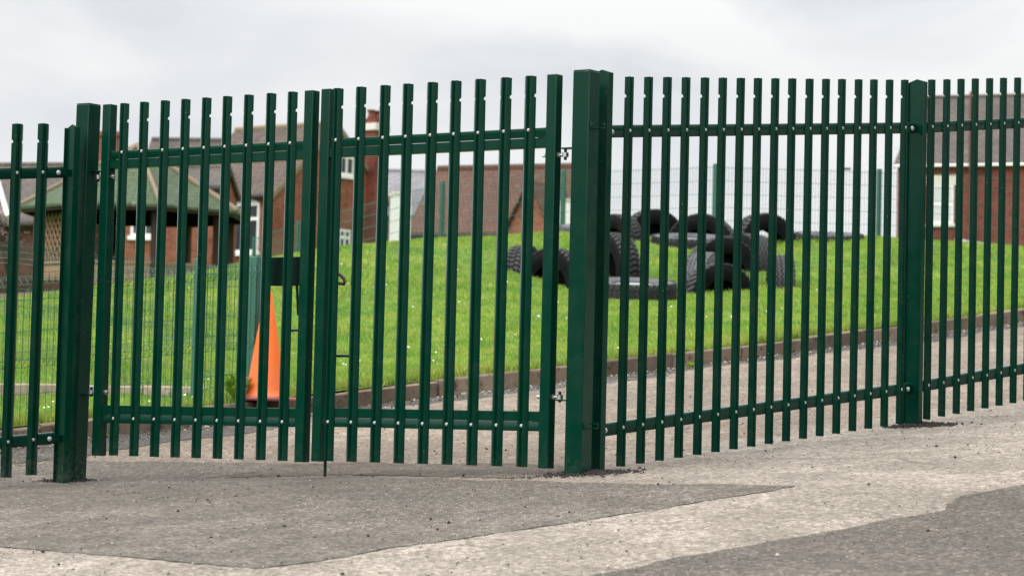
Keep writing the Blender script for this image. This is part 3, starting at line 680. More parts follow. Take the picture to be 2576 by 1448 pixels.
# leather strap looped round the lock
q=tz(GRP,GA,838,704); mb=MB()
c0=Vector((q[0],.09,q[1]-zo)); 
pts=[c0+Vector((-.06,.0,.045)),c0+Vector((-.02,0,.032)),c0+Vector((.004,0,.012)),c0+Vector((.012,0,-.006)),c0+Vector((.004,0,-.016)),c0+Vector((-.03,0,-.012)),c0+Vector((-.06,.0,-.006))]
gm=gr.matrix_basis
st=mb.tube([gm@p for p in pts],[.008,.010,.010,.010,.010,.010,.008],8).build('leather_strap',CLOTH,smooth=True); tag(st,'brown leather strap end poking out behind the meeting stiles of the gate','strap','worn leather straps on the gate')
q=tz(GLP,GLA,636,693); zo=gl.location.z; c0=Vector((q[0],.11,q[1]-zo)); gm=gl.matrix_basis
st=MB().tube([gm@(c0+Vector(v)) for v in ((.045,0,.03),(.02,0,.035),(.0,0,.012),(-.003,0,-.02),(.012,0,-.045),(.05,0,-.03))],[.008,.009,.011,.012,.010,.008],8).build('leather_strap',CLOTH,smooth=True); tag(st,'small brown leather strap hanging left of the dark lock box','strap','worn leather straps on the gate')
# crumbled tarmac round the post feet
def rubble(name,c,rx,ry,n,mtl,label,size=(.004,.014),flat=.02):
    mb=MB()
    for _ in range(n):
        a_=random.uniform(0,2*math.pi); r_=abs(random.gauss(0,.5)); x=c.x+math.cos(a_)*rx*r_; y=c.y+math.sin(a_)*ry*r_; s=random.uniform(*size)
        z=rz(x,y)+max(0,flat*(1-r_))*random.random(); lump(mb,Vector((x,y,z)),s)
    return mb.build(name,mtl,fix=False)
def lump(mb,c,s):
    dirs=[(1,0,0),(-1,0,0),(0,1,0),(0,-1,0),(0,0,1),(0,0,-.5)]
    vs=[c+Vector(d)*s*random.uniform(.6,1.25) for d in dirs]
    mb.add(vs,[(0,2,4),(2,1,4),(1,3,4),(3,0,4),(2,0,5),(1,2,5),(3,1,5),(0,3,5)])
DARKR=mat('crumbled_tar',(.022,.018,.016),.9)[0]; SANDR=mat('sandy_grit',(.34,.28,.21),.9)[0]; PALER=mat('pale_grit',(.42,.38,.33),.9)[0]; MIDR=mat('brown_grit',(.12,.1,.085),.9)[0]
mound=[]
for c,rx,ry,n in ((gpr.location+Vector((.05,.02,0)),.26,.16,900),(fr.location+d1*tp1+Vector((.05,0,0)),.24,.14,700),(gpl.location+Vector((-.03,-.02,0)),.22,.12,500)):
    tag(rubble('crumbled_tarmac',c,rx,ry,n,DARKR,''),'dark crumbled tarmac heaped round the foot of a fence post','rubble',kind='stuff')
mbd,mbp,mbm,mbs=MB(),MB(),MB(),MB()
for k in range(5200):
    x=random.uniform(-5,6); y=random.uniform(9.5,22)
    if koff(x,y)>-.05: continue
    m_=random.random(); s=random.uniform(.002,.0055) if random.random()<.93 else random.uniform(.006,.011)
    lump(mbd if m_<.5 else mbp if m_<.7 else mbm, Vector((x,y,rz(x,y)+.004+s*.3)), s)
for (ax_,ay_,bx_,by_,n_,sp_) in ((1240,1206,1650,1202,700,.08),(1080,1222,1160,1219,60,.08),(1190,1226,1300,1224,90,.09),(470,1246,590,1241,90,.07),(2370,1270,2420,1262,110,.16)):
    A_,B_=road_hit(ax_,ay_),road_hit(bx_,by_)
    for k in range(n_):
        p=A_.lerp(B_,random.random()); x=p.x+random.gauss(0,sp_*.6); y=p.y+random.gauss(0,sp_*2.2); lump(mbs,Vector((x,y,rz(x,y)+.005)),random.uniform(.0012,.0038))
for k in range(5000):
    s_=random.uniform(-6,22); o_=-abs(random.gauss(0,.14))-.01; p=K0+kdv*s_+kn*o_; s=random.uniform(.004,.012)
    lump(mbm if random.random()<.6 else mbp if random.random()<.5 else mbd, Vector((p.x,p.y,rz(p.x,p.y)+.007)), s)
for nm,mb_,mt in (('tar_crumbs',mbd,DARKR),('pale_grit',mbp,PALER),('brown_grit',mbm,MIDR),('sandy_grit',mbs,SANDR)):
    tag(mb_.build(nm,mt,fix=False),'loose grit scattered over the asphalt drive and along the kerb','grit',kind='stuff')
# ------------------------------------------------------------------ grass
def blades(name,n,fsel,h=(.024,.062),w=.0045,tb=0):
    tri_v=[];x,y=fsel(n); z=lawnz(x,y); n=len(x)
    dist=np.sqrt(x**2+y**2); hh=rng.uniform(h[0],h[1],n)*(1+.25*np.sin(x*2.1)*np.cos(y*1.7)+.2*np.sin(x*.7+y*1.3)); ww=w*(dist/24)
    a_=rng.uniform(0,2*np.pi,n); lean=rng.normal(.35,.25,n); la=rng.normal(2.6,.9,n)
    bx,by=np.cos(a_)*ww,np.sin(a_)*ww
    tx,ty=np.cos(la)*lean*hh,np.sin(la)*lean*hh
    V=np.empty((n,5,3)); zz=z-.006
    V[:,0]=np.c_[x-bx,y-by,zz]; V[:,1]=np.c_[x+bx,y+by,zz]
    V[:,2]=np.c_[x-bx*.75+tx*.4,y-by*.75+ty*.4,zz+hh*.55]; V[:,3]=np.c_[x+bx*.75+tx*.4,y+by*.75+ty*.4,zz+hh*.55]
    V[:,4]=np.c_[x+tx,y+ty,zz+hh*np.clip(1-.3*lean**2,.5,1)]
    me=bpy.data.meshes.new(name); me.vertices.add(n*5); me.vertices.foreach_set('co',V.ravel())
    base=np.arange(n)[:,None]*5; loops=np.concatenate([base+np.array([[0,1,3,2]]),base+np.array([[2,3,4]])],1).ravel()
    me.loops.add(n*7); me.loops.foreach_set('vertex_index',loops.astype(np.int32))
    ls=(np.arange(n)[:,None]*7+np.array([[0,4]])).ravel(); me.polygons.add(n*2); me.polygons.foreach_set('loop_start',ls.astype(np.int32))
    me.update(calc_edges=True)
    t=np.zeros((n,4)); t[:,0]=np.clip(rng.gamma(1.2,.22,n)+.25*np.sin(x*3.3+y)*np.sin(y*2.9)+tb,0,1); t[:,1]=np.clip(rng.gamma(1.,.2,n),0,1); t[:,3]=1
    at_=me.color_attributes.new('tint','FLOAT_COLOR','POINT'); at_.data.foreach_set('color',np.repeat(t,5,axis=0).astype(np.float32).ravel())
    me.materials.append(GRASSM); o=bpy.data.objects.new(name,me); link(o)
    return tag(o,'bright green mown grass covering the bank behind the gate','grass',kind='stuff')
def sel_lawn(n):
    y=rng.uniform(15,40.5,n); x=rng.uniform(-.28,.28,n)*y
    k=koff_a(x,y)>.09
    # keep more in the nearer strip
    return x[k],y[k]
blades('grass',620000,sel_lawn)
def sel_fringe(n):
    s_=rng.uniform(-8,24,n); o_=.085+np.abs(rng.normal(0,.12,n)); return K0.x+s_*kdv.x+o_*kn.x, K0.y+s_*kdv.y+o_*kn.y
blades('grass',45000,sel_fringe,(.03,.085),tb=.35)
# daisies
DAISY=mat('white_daisy_petals',(.85,.85,.82),.6)[0]
dm=MB()
def daisy(x,y,s=.017):
    z=float(lawnz(np.array([x]),np.array([y]))[0])+random.uniform(.05,.085); nrm=Vector((random.uniform(-.5,.5),random.uniform(-1,-.1),1)).normalized()
    a_=nrm.orthogonal().normalized(); b_=nrm.cross(a_); c=Vector((x,y,z))
    dm.add([c]+[c+(a_*math.cos(k*math.pi/5)+b_*math.sin(k*math.pi/5))*s*(1 if k%2 else .75)+nrm*.003 for k in range(10)],[(0,1+k,1+(k+1)%10) for k in range(10)])
for px,d in [(random.uniform(-100,620),random.uniform(17.9,20.2)) for _ in range(34)]+[(random.uniform(820,1120),random.gauss(21.8,.7)) for _ in range(16)]+[(random.uniform(700,2500),random.uniform(22,32)) for _ in range(60)]:
    q=at(px,900,d)
    if koff(q.x,q.y)>.1: daisy(q.x,q.y,random.uniform(.006,.011))
tag(dm.build('daisies',DAISY,fix=False),'small white daisies dotted through the grass near the kerb','flowers',kind='stuff')
# weeds at the foot of the corner mesh post
def weed(name,c,n,rad,h,label):
    vs=[c-Vector((0,0,.01))]; fs=[]
    for _ in range(n*2):
        a_=random.uniform(0,6.28); r_=rad*random.uniform(.3,1.1); hh=h*random.uniform(.35,1); w_=random.uniform(.006,.015)
        d_=Vector((math.cos(a_),math.sin(a_),0)); q=Vector((-d_.y,d_.x,0)); m_=c+d_*r_*.6+Vector((0,0,hh*.7)); t_=c+d_*r_*1.15+Vector((0,0,hh*random.uniform(.8,1.05)))
        b=len(vs); vs+=[m_-q*w_,t_,m_+q*w_]; fs.append((0,b,b+1,b+2))
    mb=MB(); mb.add(vs,fs); return tag(mb.build(name,GRASSM,fix=False),label,'weed')
weed('weed_clump',at(592,1003,18.95),90,.12,.2,'leafy green weed clump between the cone and the corner mesh post')
for i,(s_,lab) in enumerate(((1.5,'small weed tuft at the kerb foot left of the gate'),(7.6,'small green weed at the kerb foot right of the thick gate post'))):
    p=K0+kdv*(s_)-kn*.06; weed('weed_clump',Vector((p.x,p.y,rz(p.x,p.y))),14,.05,.05,lab)
# ------------------------------------------------------------------ traffic cone
cc=at(668,1001,19.02); cc.z=gz(cc.x,cc.y)-.002
co=empty('traffic_cone',cc,R(42),'tall plain orange traffic cone on the kerb behind the left gate leaf','traffic cone')
MB().box(-.17,.17,-.17,.17,0,.03).build('base',CONEB,co,bevel=.012)
MB().lathe([(.168,.031),(.150,.036),(.140,.050),(.132,.08),(.096,.32),(.058,.54),(.027,.735),(.022,.748),(.014,.75),(.010,.74)],36).build('cone_body',ORANGE,co,smooth=True)
# ------------------------------------------------------------------ tyres
def tyre_parts(R0=.5,Wd=.27,Ri=.285,kind='block',seed=1):
    rnd=random.Random(seed); hw=Wd/2
    # cross section (radius, axial): closed loop incl. inside
    pr=[(Ri,-hw*.72),(Ri+.03,-hw*.86),(Ri+.09,-hw*.99),(R0-.075,-hw*1.0),(R0-.03,-hw*.9),(R0-.018,-hw*.8),(R0-.014,0),(R0-.018,hw*.8),(R0-.03,hw*.9),(R0-.075,hw),(Ri+.09,hw*.99),(Ri+.03,hw*.86),(Ri,hw*.72),(Ri+.012,hw*.62),(Ri+.05,hw*.80),(R0-.09,hw*.86),(R0-.045,hw*.6),(R0-.04,0),(R0-.045,-hw*.6),(R0-.09,-hw*.86),(Ri+.05,-hw*.80),(Ri+.012,-hw*.62)]
    RY=Matrix.Rotation(math.pi/2,4,'Y')
    casing=MB().lathe(pr,72,RY,close=True)
    tread=MB()
    def blk(a0,a1,x0,x1,skew=0,r1=R0,rb=R0-.022):
        vs=[]
        for a_,xs_ in ((a0,0),(a1,0)):
            pass
        for r_ in (rb,r1):
            for a_,x in ((a0,x0),(a0+skew,x1),(a1+skew,x1),(a1,x0)):
                rr=r_-(.012 if abs(x)>hw*.8 else 0); i_=.004 if r_==r1 else 0
                vs.append(RY@Vector((rr*math.cos(a_),rr*math.sin(a_),x)))
        tread.add(vs,[(0,3,2,1),(4,5,6,7),(0,1,5,4),(1,2,6,5),(2,3,7,6),(3,0,4,7)])
    if kind=='block':
        n=44; st=2*math.pi/n
        for k in range(n):
            a_=k*st
            blk(a_,a_+st*.66,-hw*.98,-hw*.55,.04); blk(a_+st*.5,a_+st*1.15,-hw*.47,-hw*.04,-.03); blk(a_,a_+st*.66,hw*.04,hw*.47,.03); blk(a_+st*.5,a_+st*1.15,hw*.55,hw*.98,-.04)
    elif kind=='lug':
        n=38; st=2*math.pi/n
        for k in range(n):
            a_=k*st; blk(a_,a_+st*.6,-hw*.98,-hw*.1,.11); blk(a_+st*.5,a_+st*1.1,hw*.1,hw*.98,-.11)
        for k in range(60): blk(k*2*math.pi/60,(k+.97)*2*math.pi/60,-hw*.06,hw*.06,.02)
    else:                                               # wavy longitudinal ribs
        n=80; st=2*math.pi/n
        for k in range(n):
            z=(.012 if k%2 else -.012)
            for c0,c1 in ((-.96,-.66),(-.56,-.26),(-.15,.15),(.26,.56),(.66,.96)): blk(k*st,(k+1)*st*1.0,hw*c0+z*.6,hw*c1+z*.6,0)
    return casing,tread
protos={}
def label_dark(l): return 'opens to the right' not in l
def tyre(px,py,d,phi,kind,label,sink=.08,R0=.5,flat=False,tilt=0,grey=False,yawrand=0,lift=0):
    """phi: angle in degrees from line of sight to the tyre's axis, + = axis swings so that the tread shows on the right"""
    q=at(px,py,d); g=float(lawnz(np.array([q.x]),np.array([q.y]))[0])
    sc=R0/.5
    key=(kind,grey,flat)
    if key not in protos:
        ca,tr=tyre_parts(kind=kind,seed=len(protos))
        protos[key]=(ca.build('casing',RUBG if grey else RUBS if flat else RUB,None,smooth=True),tr.build('tread',RUBG if grey else RUBT,None))  # flat casings take the rubber tone with sky light painted in
        protos[key]=[protos[key],False]
    o=empty('tyre',(q.x,q.y,g),0,label,'tyre','old tyres set in the grass bank')
    los=math.atan2(q.y,q.x)
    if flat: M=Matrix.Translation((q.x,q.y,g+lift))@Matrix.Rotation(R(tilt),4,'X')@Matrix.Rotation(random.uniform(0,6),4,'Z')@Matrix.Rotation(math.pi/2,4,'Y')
    else: M=Matrix.Translation((q.x,q.y,g-sink*sc))@Matrix.Rotation(los+R(180-phi),4,'Z')@Matrix.Rotation(R(tilt),4,'Y')
    o.matrix_world=M@Matrix.Scale(sc,4)
    pr=protos[key]
    for p in pr[0]:
        if not pr[1]: p.parent=o
        else: c=p.copy(); COL.objects.link(c); c.parent=o
    pr[1]=True
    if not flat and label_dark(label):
        MB().lathe([(.0001,.01),(.31,.01),(.31,-.01),(.0001,-.01)],28,Matrix.Rotation(math.pi/2,4,'Y')).build('disc',CAVITYK,o)  # black disc added to paint the shade inside the hollow tyre
    if flat:
        fl_=MB().lathe([(.0001,.008),(.2,.004),(.31,0)],32,Matrix.Rotation(-math.pi/2,4,'Y')@Matrix.Translation((0,0,.085))).build('disc',FILLM,o,smooth=True)
    return o
# axis direction: phi>0 turns the open side towards the left of the view, tread to the right
tyre(1316,694,33.0,-74,'block','leftmost half-buried tyre showing chunky block tread, left of the dark open arch',.20,.46)
tyre(1393,706,32.4,42,'block','half-buried tyre arch with dark opening, just left of the thick gate post',.08,.49)
tyre(1535,690,33.2,58,'block','big leaning half-buried tyre just right of the thick gate post',-.05,.5)
tyre(1552,612,36.8,52,'block','half-buried tyre arch just right of the gate post, in the row on the crest',.15,.46)
tyre(1642,590,38.6,-30,'block','half-buried tyre with black opening on the crest, left of the widest arch',.05,.5)
tyre(1766,598,38.4,14,'rib','widest half-buried tyre arch on the crest, seen face on with pale rim',.14,.52)
tyre(1921,615,37.0,-38,'block','half-buried tyre on the crest whose black arch opens to the right',.10,.52)
tyre(1818,672,34.5,-26,'lug','half-buried tyre in the middle of the cluster, directly behind the lowest arch',.07,.5)
tyre(1884,664,35.1,58,'rib','half-buried tyre showing diagonal tread at the right end of the middle cluster',.10,.49)
tyre(1774,692,33.6,-72,'rib','pale grey half-buried tyre with straight rib tread at the left of the cluster',.11,.46,grey=True)
tyre(1808,731,32.6,-34,'lug','lowest half-buried tyre arch of the cluster, tread at its left and black opening',.15,.49)
tyre(1963,722,33.4,84,'rib','half-buried tyre seen tread-on with wavy ribs, standing alone right of the cluster',.10,.5)
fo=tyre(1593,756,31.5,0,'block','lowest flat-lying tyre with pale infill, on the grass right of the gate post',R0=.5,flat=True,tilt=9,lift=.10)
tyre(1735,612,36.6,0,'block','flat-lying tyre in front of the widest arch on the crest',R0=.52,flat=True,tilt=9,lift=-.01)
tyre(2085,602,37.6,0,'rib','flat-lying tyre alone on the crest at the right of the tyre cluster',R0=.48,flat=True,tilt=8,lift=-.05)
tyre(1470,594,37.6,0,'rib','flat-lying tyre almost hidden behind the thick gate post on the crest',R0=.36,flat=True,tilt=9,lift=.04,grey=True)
# ------------------------------------------------------------------ mesh fences
def mesh_fence(name, pts, height, label, v_folds=(), dz=.2, dx=.05, wire=.0028, postw=.06, double=True, post_extra=.03, kinds=None, hs=None, drop=.0, postmat=None, wiremat=None):
    """pts: ground-level points; each pair carries one panel"""
    wm=wiremat or MESHG
    o=empty(name,pts[0],0,label,'fence'); O=Vector(pts[0])
    for i,p in enumerate(pts):
        h=(hs[i] if hs else height)
        v=p-O; q=pts[min(i+1,len(pts)-1)]-pts[max(i-1,0)]; a_=math.atan2(q.y,q.x)
        pb=MB().box(-postw/2,postw/2,-postw/2,postw/2,-.4,h+post_extra).build('post',postmat or MESHP,o,bevel=.004); pb.location=v; pb.rotation_euler=(0,0,a_)
    for i in range(len(pts)-1):
        a_,b_=pts[i]-O,pts[i+1]-O; L=Vector((b_.x-a_.x,b_.y-a_.y,0)).length; t=(b_-a_)/L; n=Vector((t.y,-t.x,0)).normalized(); mb=MB()
        ha,hb=(hs[i],hs[i+1]) if hs else (height,height)
        base=a_+n*(postw/2+.006)
        prof=[(drop,0.)]
        for zf in v_folds: prof+=[(zf-.05,0.),(zf,.045),(zf+.05,0.)]
        prof.append((1e9,0.))
        def P(s,zrel,off): 
            hh=ha+(hb-ha)*s/L
            return base+t*s+Vector((0,0,min(zrel,hh)))+n*off
        nv=int(L/dx); w_=wire
        for k in range(nv+1):
            s_=k*dx; 
            for (z0,o0),(z1,o1) in zip(prof,prof[1:]):
                p0,p1=P(s_,z0,o0),P(s_,z1,o1)
                e=t*w_; f_=n*w_
                mb.add([p0-e,p0+f_,p0+e,p1-e,p1+f_,p1+e],[(0,1,4,3),(1,2,5,4),(2,0,3,5)])
        zl=[]; z=.0
        if v_folds:
            for zf in v_folds: zl+= [(zf-.05,0.),(zf,.045),(zf+.05,0.)]
            z=.0; 
            while z<height-.02:
                if all(abs(z-zf)>.08 for zf in v_folds): zl.append((z,0.))
                z+=dz
            zl.append((height-.03,0.))
        else:
            z=height-.03
            while z>drop: zl.append((z-height,0.)); z-=dz
        for z,o_ in zl:
            if z<=0 and not v_folds: A,B=base+Vector((0,0,ha+z)),base+t*L+Vector((0,0,hb+z))
            else: A,B=P(0,z,o_),P(L,z,o_)
            for sd_ in ((-1,1) if double else (1,)):
                c=n*(sd_*(w_*2 if double else 0)); ww=w_*1.15
                vs=[q+c+Vector((0,0,u*ww))+n*(v_*ww) for q in (A,B) for u,v_ in ((1,0),(-.6,.8),(-.6,-.8))]
                mb.add(vs,[(0,1,4,3),(1,2,5,4),(2,0,3,5)])
        mb.build('mesh_panel',wm,o,fix=False)
    return o
# tall fence on the bank's crest
TF=[(640,600,52),(751,560,49.5),(1114,459,44.7),(1418,432,43.2),(1800,417,41.5),(2212,430,42.2),(2600,447,43.6),(3000,470,45.5)]
HT=2.4; tfp=[]; 
for px,py,d in TF: p=at(px,py,d); tfp.append(p-Vector((0,0,HT)))
mesh_fence('mesh_fence',tfp,HT,'tall green weld-mesh fence running along the crest behind the tyres',postw=.065,drop=.3,wire=.0027)
# low front fence behind the kerb, left side, and the one climbing away from its corner post
def fpt(px,off=.14):
    s_=(on_line(K0,kdv,px,1040)[0]); p=K0+kdv*s_+kn*off; zk=np.interp(s_,[ (Vector((k.x-K0.x,k.y-K0.y,0))).dot(kdv) for k in kerb],[k.z for k in kerb]); return Vector((p.x,p.y,float(zk)))
corner=fpt(669)
lowp=[fpt(-420),fpt(-120),fpt(232),corner]
mesh_fence('mesh_fence',lowp,.965,'low green mesh fence with V-shaped top folds just behind the kerb at the left',v_folds=(.90,.42),double=False,postw=.062,wire=.0022)
c2=[corner+Vector((-.03,.08,0))]
for px,t_ in ((487,.80),(40,3.72),(-400,6.3)):
    q=Vector((corner.x-.602*t_,corner.y+.08+.799*t_,0)); q.z=gz(q.x,q.y)-.01; c2.append(q)
mesh_fence('mesh_fence',c2,.97,'low green mesh fence climbing the lawn away from the corner post beside the cone',v_folds=(.89,.45),double=False,postw=.048,wire=.0020)
# ------------------------------------------------------------------ buildings
def frame(px,py,d,yaw): return Matrix.Translation(at(px,py,d))@Matrix.Rotation(R(yaw),4,'Z')
def house(name,P,yaw,w,dep,eave,ridge,base,wallm,roofm,label,over=.2,ridgem=None,gable_front=False,gut=True):
    """local frame: x along the front wall (0..w), y going back (0..dep), z up; P = front left corner at world z of 'P.z' = ground; ridge runs along x"""
    o=empty(name,(P.x,P.y,base),R(yaw),label,'house'); e,r=eave-base,ridge-base
    W_=MB(); W_.add([Vector(v) for v in ((0,0,-1),(w,0,-1),(w,dep,-1),(0,dep,-1),(0,0,e),(w,0,e),(w,dep,e),(0,dep,e),(0,dep/2,r-.02),(w,dep/2,r-.02))],
        [(0,1,5,4),(2,3,7,6),(1,2,6,9,5),(3,0,4,8,7)])
    W_.build('wall',wallm,o)
    sl=(r-e)/(dep/2); rf=MB(); th=.08
    for s_ in (0,1):
        y0,y1=(-over,dep/2) if s_==0 else (dep+over,dep/2); z0=e-over*sl
        vs=[Vector((x,y,z+k)) for k in (.02,.02+th) for x,y,z in ((-over*.6,y0,z0),(w+over*.6,y0,z0),(w+over*.6,y1,r),(-over*.6,y1,r))]
        rf.add(vs,[(0,3,2,1),(4,5,6,7),(0,1,5,4),(1,2,6,5),(2,3,7,6),(3,0,4,7)])
    ro=rf.build('roof',roofm,o)
    MB().tube([(-over*.6,dep/2,r+th),(w+over*.6,dep/2,r+th)],.10,8).build('ridge_tiles',ridgem or roofm,ro,smooth=True)
    if gut: MB().box(-over*.6,w+over*.6,-over-.1,-over,e-over*sl-.06,e-over*sl+.04).build('gutter',GUTTER if gut is True else gut,o,bevel=.02)
    for x in (-over*.6-.03,w+over*.6):
        bb=MB()
        for s_ in (0,1):
            y0=-over if s_==0 else dep+over; z0=e-over*sl
            bb.add([Vector((x+a_,y,z)) for a_ in (0,.03) for y,z in ((y0,z0-.12),(y0,z0+.09),(dep/2,r+.09),(dep/2,r-.12))],[(0,1,2,3),(7,6,5,4),(0,4,5,1),(1,5,6,2),(3,2,6,7),(0,3,7,4)])
        bb.build('bargeboard',RIDGE if roofm is TILEBR else WOODD,o)
    return o
def window(o,face,u0,u1,z0,z1,dep_x=0,mullions=(.5,),transom=None,glass=GLASS,sill=True,lintel=None,w=0,arch=False,frm=WHITEP):
    """face 'front': on y=0 plane facing -y; 'right': on x=w plane facing +x"""
    M=Matrix.Identity(4) if face=='front' else Matrix.Translation((w,0,0))@Matrix.Rotation(math.pi/2,4,'Z')
    fw=.075; f=MB()
    f.box(u0,u0+fw,-.03,.05,z0,z1,M).box(u1-fw,u1,-.03,.05,z0,z1,M).box(u0+fw,u1-fw,-.03,.05,z0,z0+fw,M).box(u0+fw,u1-fw,-.03,.05,z1-fw,z1,M)
    for m_ in mullions: x=u0+(u1-u0)*m_; f.box(x-.045,x+.045,-.025,.045,z0+fw,z1-fw,M)
    if transom: zz=z0+(z1-z0)*transom; f.box(u0+fw,u1-fw,-.035,.04,zz-.05,zz+.05,M)
    fo_=f.build('window',frm,o)
    MB().box(u0+.02,u1-.02,-.012,.03,z0+.02,z1-.02,M).build('pane',glass,fo_)
    if sill: MB().box(u0-.08,u1+.08,-.09,-.002,z0-.12,z0-.003,M).build('sill',CREAM if lintel else WHITEP,fo_,bevel=.01)
    if lintel: MB().box(u0-.1,u1+.1,-.04,-.002,z1+.003,z1+lintel,M).build('lintel',CREAM,fo_)
    if arch:
        n=10; poly=[(u0-.0+(u1-u0)*k/n, z1+.003+.16*math.sin(math.pi*k/n)) for k in range(n+1)]
        MB().prism(poly,-.03,.02,M).build('arch_head',frm,fo_)
    return fo_
def Z(px,py,d): return at(px,py,d).z
FG=Z(1288,1112,90)*0+ (2.0+H0-.25+2.1)                     # ground level at the houses
# A: brick house with gable end (corner at px 687)
dA=88.; cA=at(687,483,dA); yawA=-38.                       # front (eave) wall runs left from the corner, gable wall runs right
wA=7.0; depA=6.6
# local x axis runs along the eave wall towards the corner
ax=Vector((math.cos(R(yawA)),math.sin(R(yawA)),0)); PA_=Vector((cA.x,cA.y,0))-ax*wA
# gable width from the picture: right end at px 990
ay=Vector((-ax.y,ax.x,0)); P0=Vector((cA.x,cA.y,0)); depA=on_line(P0,ay,990,485)[0]
ridA=on_line(P0,ay,860,318)[1]; AP=P0+ay*depA/2; wA=-on_line(AP,ax,598,334)[0]; PA_=Vector((cA.x,cA.y,0))-ax*wA
hA=house('brick_house',PA_,yawA,wA,depA,Z(687,485,dA),ridA,FG,BRICKA,TILEBR,'orange brick house with brown pantile roof and tall gable end behind the gate',over=.12,ridgem=RIDGE)
def uz(P,ax_,px,py,base): t,z=on_line(P,ax_,px,py); return t,z-base
def win_px(o,P,ax_,face,w,px0,px1,py0,py1,**k):
    u0,_=on_line(P,ax_,px0,(py0+py1)/2); u1,_=on_line(P,ax_,px1,(py0+py1)/2); pm=(px0+px1)/2
    z1=on_line(P,ax_,pm,py0)[1]-o.location.z; z0=on_line(P,ax_,pm,py1)[1]-o.location.z
    return window(o,face,min(u0,u1),max(u0,u1),z0,z1,w=w,**k)
win_px(hA,PA_,ax,'front',wA,590,652,512,634,transom=.68,mullions=(.42,),arch=True)
win_px(hA,P0,ay,'right',wA,853,889,393,441,mullions=(.5,))
win_px(hA,P0,ay,'right',wA,851,880,577,628,mullions=(.5,),transom=.6)
# chimney on the gable
u,z=on_line(P0,ay,922,420); u2,_=on_line(P0,ay,954,420); ztop=on_line(P0,ay,938,300)[1]-FG
ch=MB().box(wA-.35,wA+.36,u,u2,.0,ztop).build('chimney',BRICKC,hA)
zc0=on_line(P0,ay,938,331)[1]-FG; zc1=on_line(P0,ay,938,313)[1]-FG
MB().box(wA-.40,wA+.41,u-.07,u2+.07,zc0,zc1).build('chimney_band',CREAM,ch,bevel=.02)
for k,c in enumerate((.25,.72)):
    MB().lathe([(.11,0),(.13,.05),(.10,.12),(.10,.22),(.14,.26),(.14,.30),(.09,.30)],12,Matrix.Translation((wA,u+(u2-u)*c,ztop))).build('chimney_pot',BRICKC,ch,smooth=True)
# B: slate-roofed house further back
dB=104.; pB=at(372,362,dB); pB2=at(600,352,dB); 
yB=-6.; axB=Vector((math.cos(R(yB)),math.sin(R(yB)),0)); PB_=Vector((pB.x,pB.y-2.6,0))
hB=house('brick_house',PB_,yB,5.6,5.2,Z(372,362,dB)-2.3,Z(372,366,dB)+.15,FG+.3,BRICKA,TILEGR,'brick house with grey slate roof showing above the gazebo',over=.2)
win_px(hB,PB_,axB,'front',5.6,329,391,563,594,mullions=(.5,)) if False else None
# low brick outbuilding wall in front of it, with the small white window
dO=80.; PO=at(275,600,dO); yO=-4.; axO=Vector((math.cos(R(yO)),math.sin(R(yO)),0)); PO.z=0
hO=house('brick_outbuilding',PO,yO,3.15,3.2,Z(400,470,dO),Z(400,462,dO)+.55,FG-.4,BRICKA,TILEGR,'low orange brick outbuilding with a small white window seen through the gazebo',over=.1)
win_px(hO,PO,axO,'front',4.3,329,391,563,594,mullions=(.55,))
# C: far left house
dC=84.; PC=at(-190,560,dC); yC=-14.; axC=Vector((math.cos(R(yC)),math.sin(R(yC)),0)); PC.z=0
wC=on_line(PC,axC,118,540)[0]
hC=house('brick_house',PC,yC,wC,6.4,Z(60,548,82),Z(60,405,84.5),FG-.6,BRICKB,TILEGR,'dark brick house with pale grey roof at the far left edge',over=.2,ridgem=TILEGR)
bpy.context.view_layer.update(); Mi=hC.matrix_world.inverted()
MB().tube([Mi@at(-6,455,81.5),Mi@at(20,545,80.5)],.07,6).build('bargeboard',WHITEP,hC,smooth=True)
# chimney stack seen between left post and stile
chB=at(276,420,92); cb=empty('brick_chimney',(chB.x,chB.y,FG),R(-6),'orange brick chimney stack seen between the left gate post and the gate','chimney')
cs=MB().box(-.33,.33,-.4,.4,0,Z(276,333,92)-FG).build('stack',BRICKA,cb); MB().box(-.39,.39,-.46,.46,Z(276,345,92)-FG,Z(276,338,92)-FG).build('band',BRICKA,cb)
# D: low house with red-brown tiled roof
dD=76.; PD=at(1031,585,dD); yD=-24.; axD=Vector((math.cos(R(yD)),math.sin(R(yD)),0)); P_=Vector((PD.x,PD.y,0))
wD=on_line(P_,axD,1412,575)[0]
hD=house('brick_bungalow',P_,yD,wD,3.7,Z(1031,583,dD),Z(1103,432,dD+1.7),FG-.9,BRICKA,TILERED,'low brick building with a big red-brown tiled roof behind the mesh fence',over=.12)
# projecting gable on its right
gD=empty('brick_porch',(0,0,0),0)
t0,_=on_line(P_,axD,1332,580); t1,_=on_line(P_,axD,1424,580)
gD.parent=None; gD.location=P_+axD*t0; gD.location.z=FG-.9; gD.rotation_euler=(0,0,R(yD))
tag(gD,'projecting orange brick gable at the right end of the low tiled building','porch')
wg=t1-t0; eg=Z(1338,575,74)-(FG-.9); pk=Z(1400,470,74)-(FG-.9)
MB().prism([(0,-1),(wg,-1),(wg,eg),(wg/2,pk),(0,eg)],-1.3,1.4).build('wall',BRICKA,gD)
rg=MB()
for sx_ in (0,1):
    xe=-.12 if sx_==0 else wg+.12; 
    rg.add([Vector((x,y,z+k)) for k in (.015,.10) for x,y,z in ((xe,-1.42,eg-.1),(wg/2,-1.42,pk),(wg/2,1.6,pk),(xe,1.6,eg-.1))],[(0,1,2,3),(7,6,5,4),(0,4,5,1),(1,5,6,2),(2,6,7,3),(3,7,4,0)])
rg.build('roof',TILERED,gD)
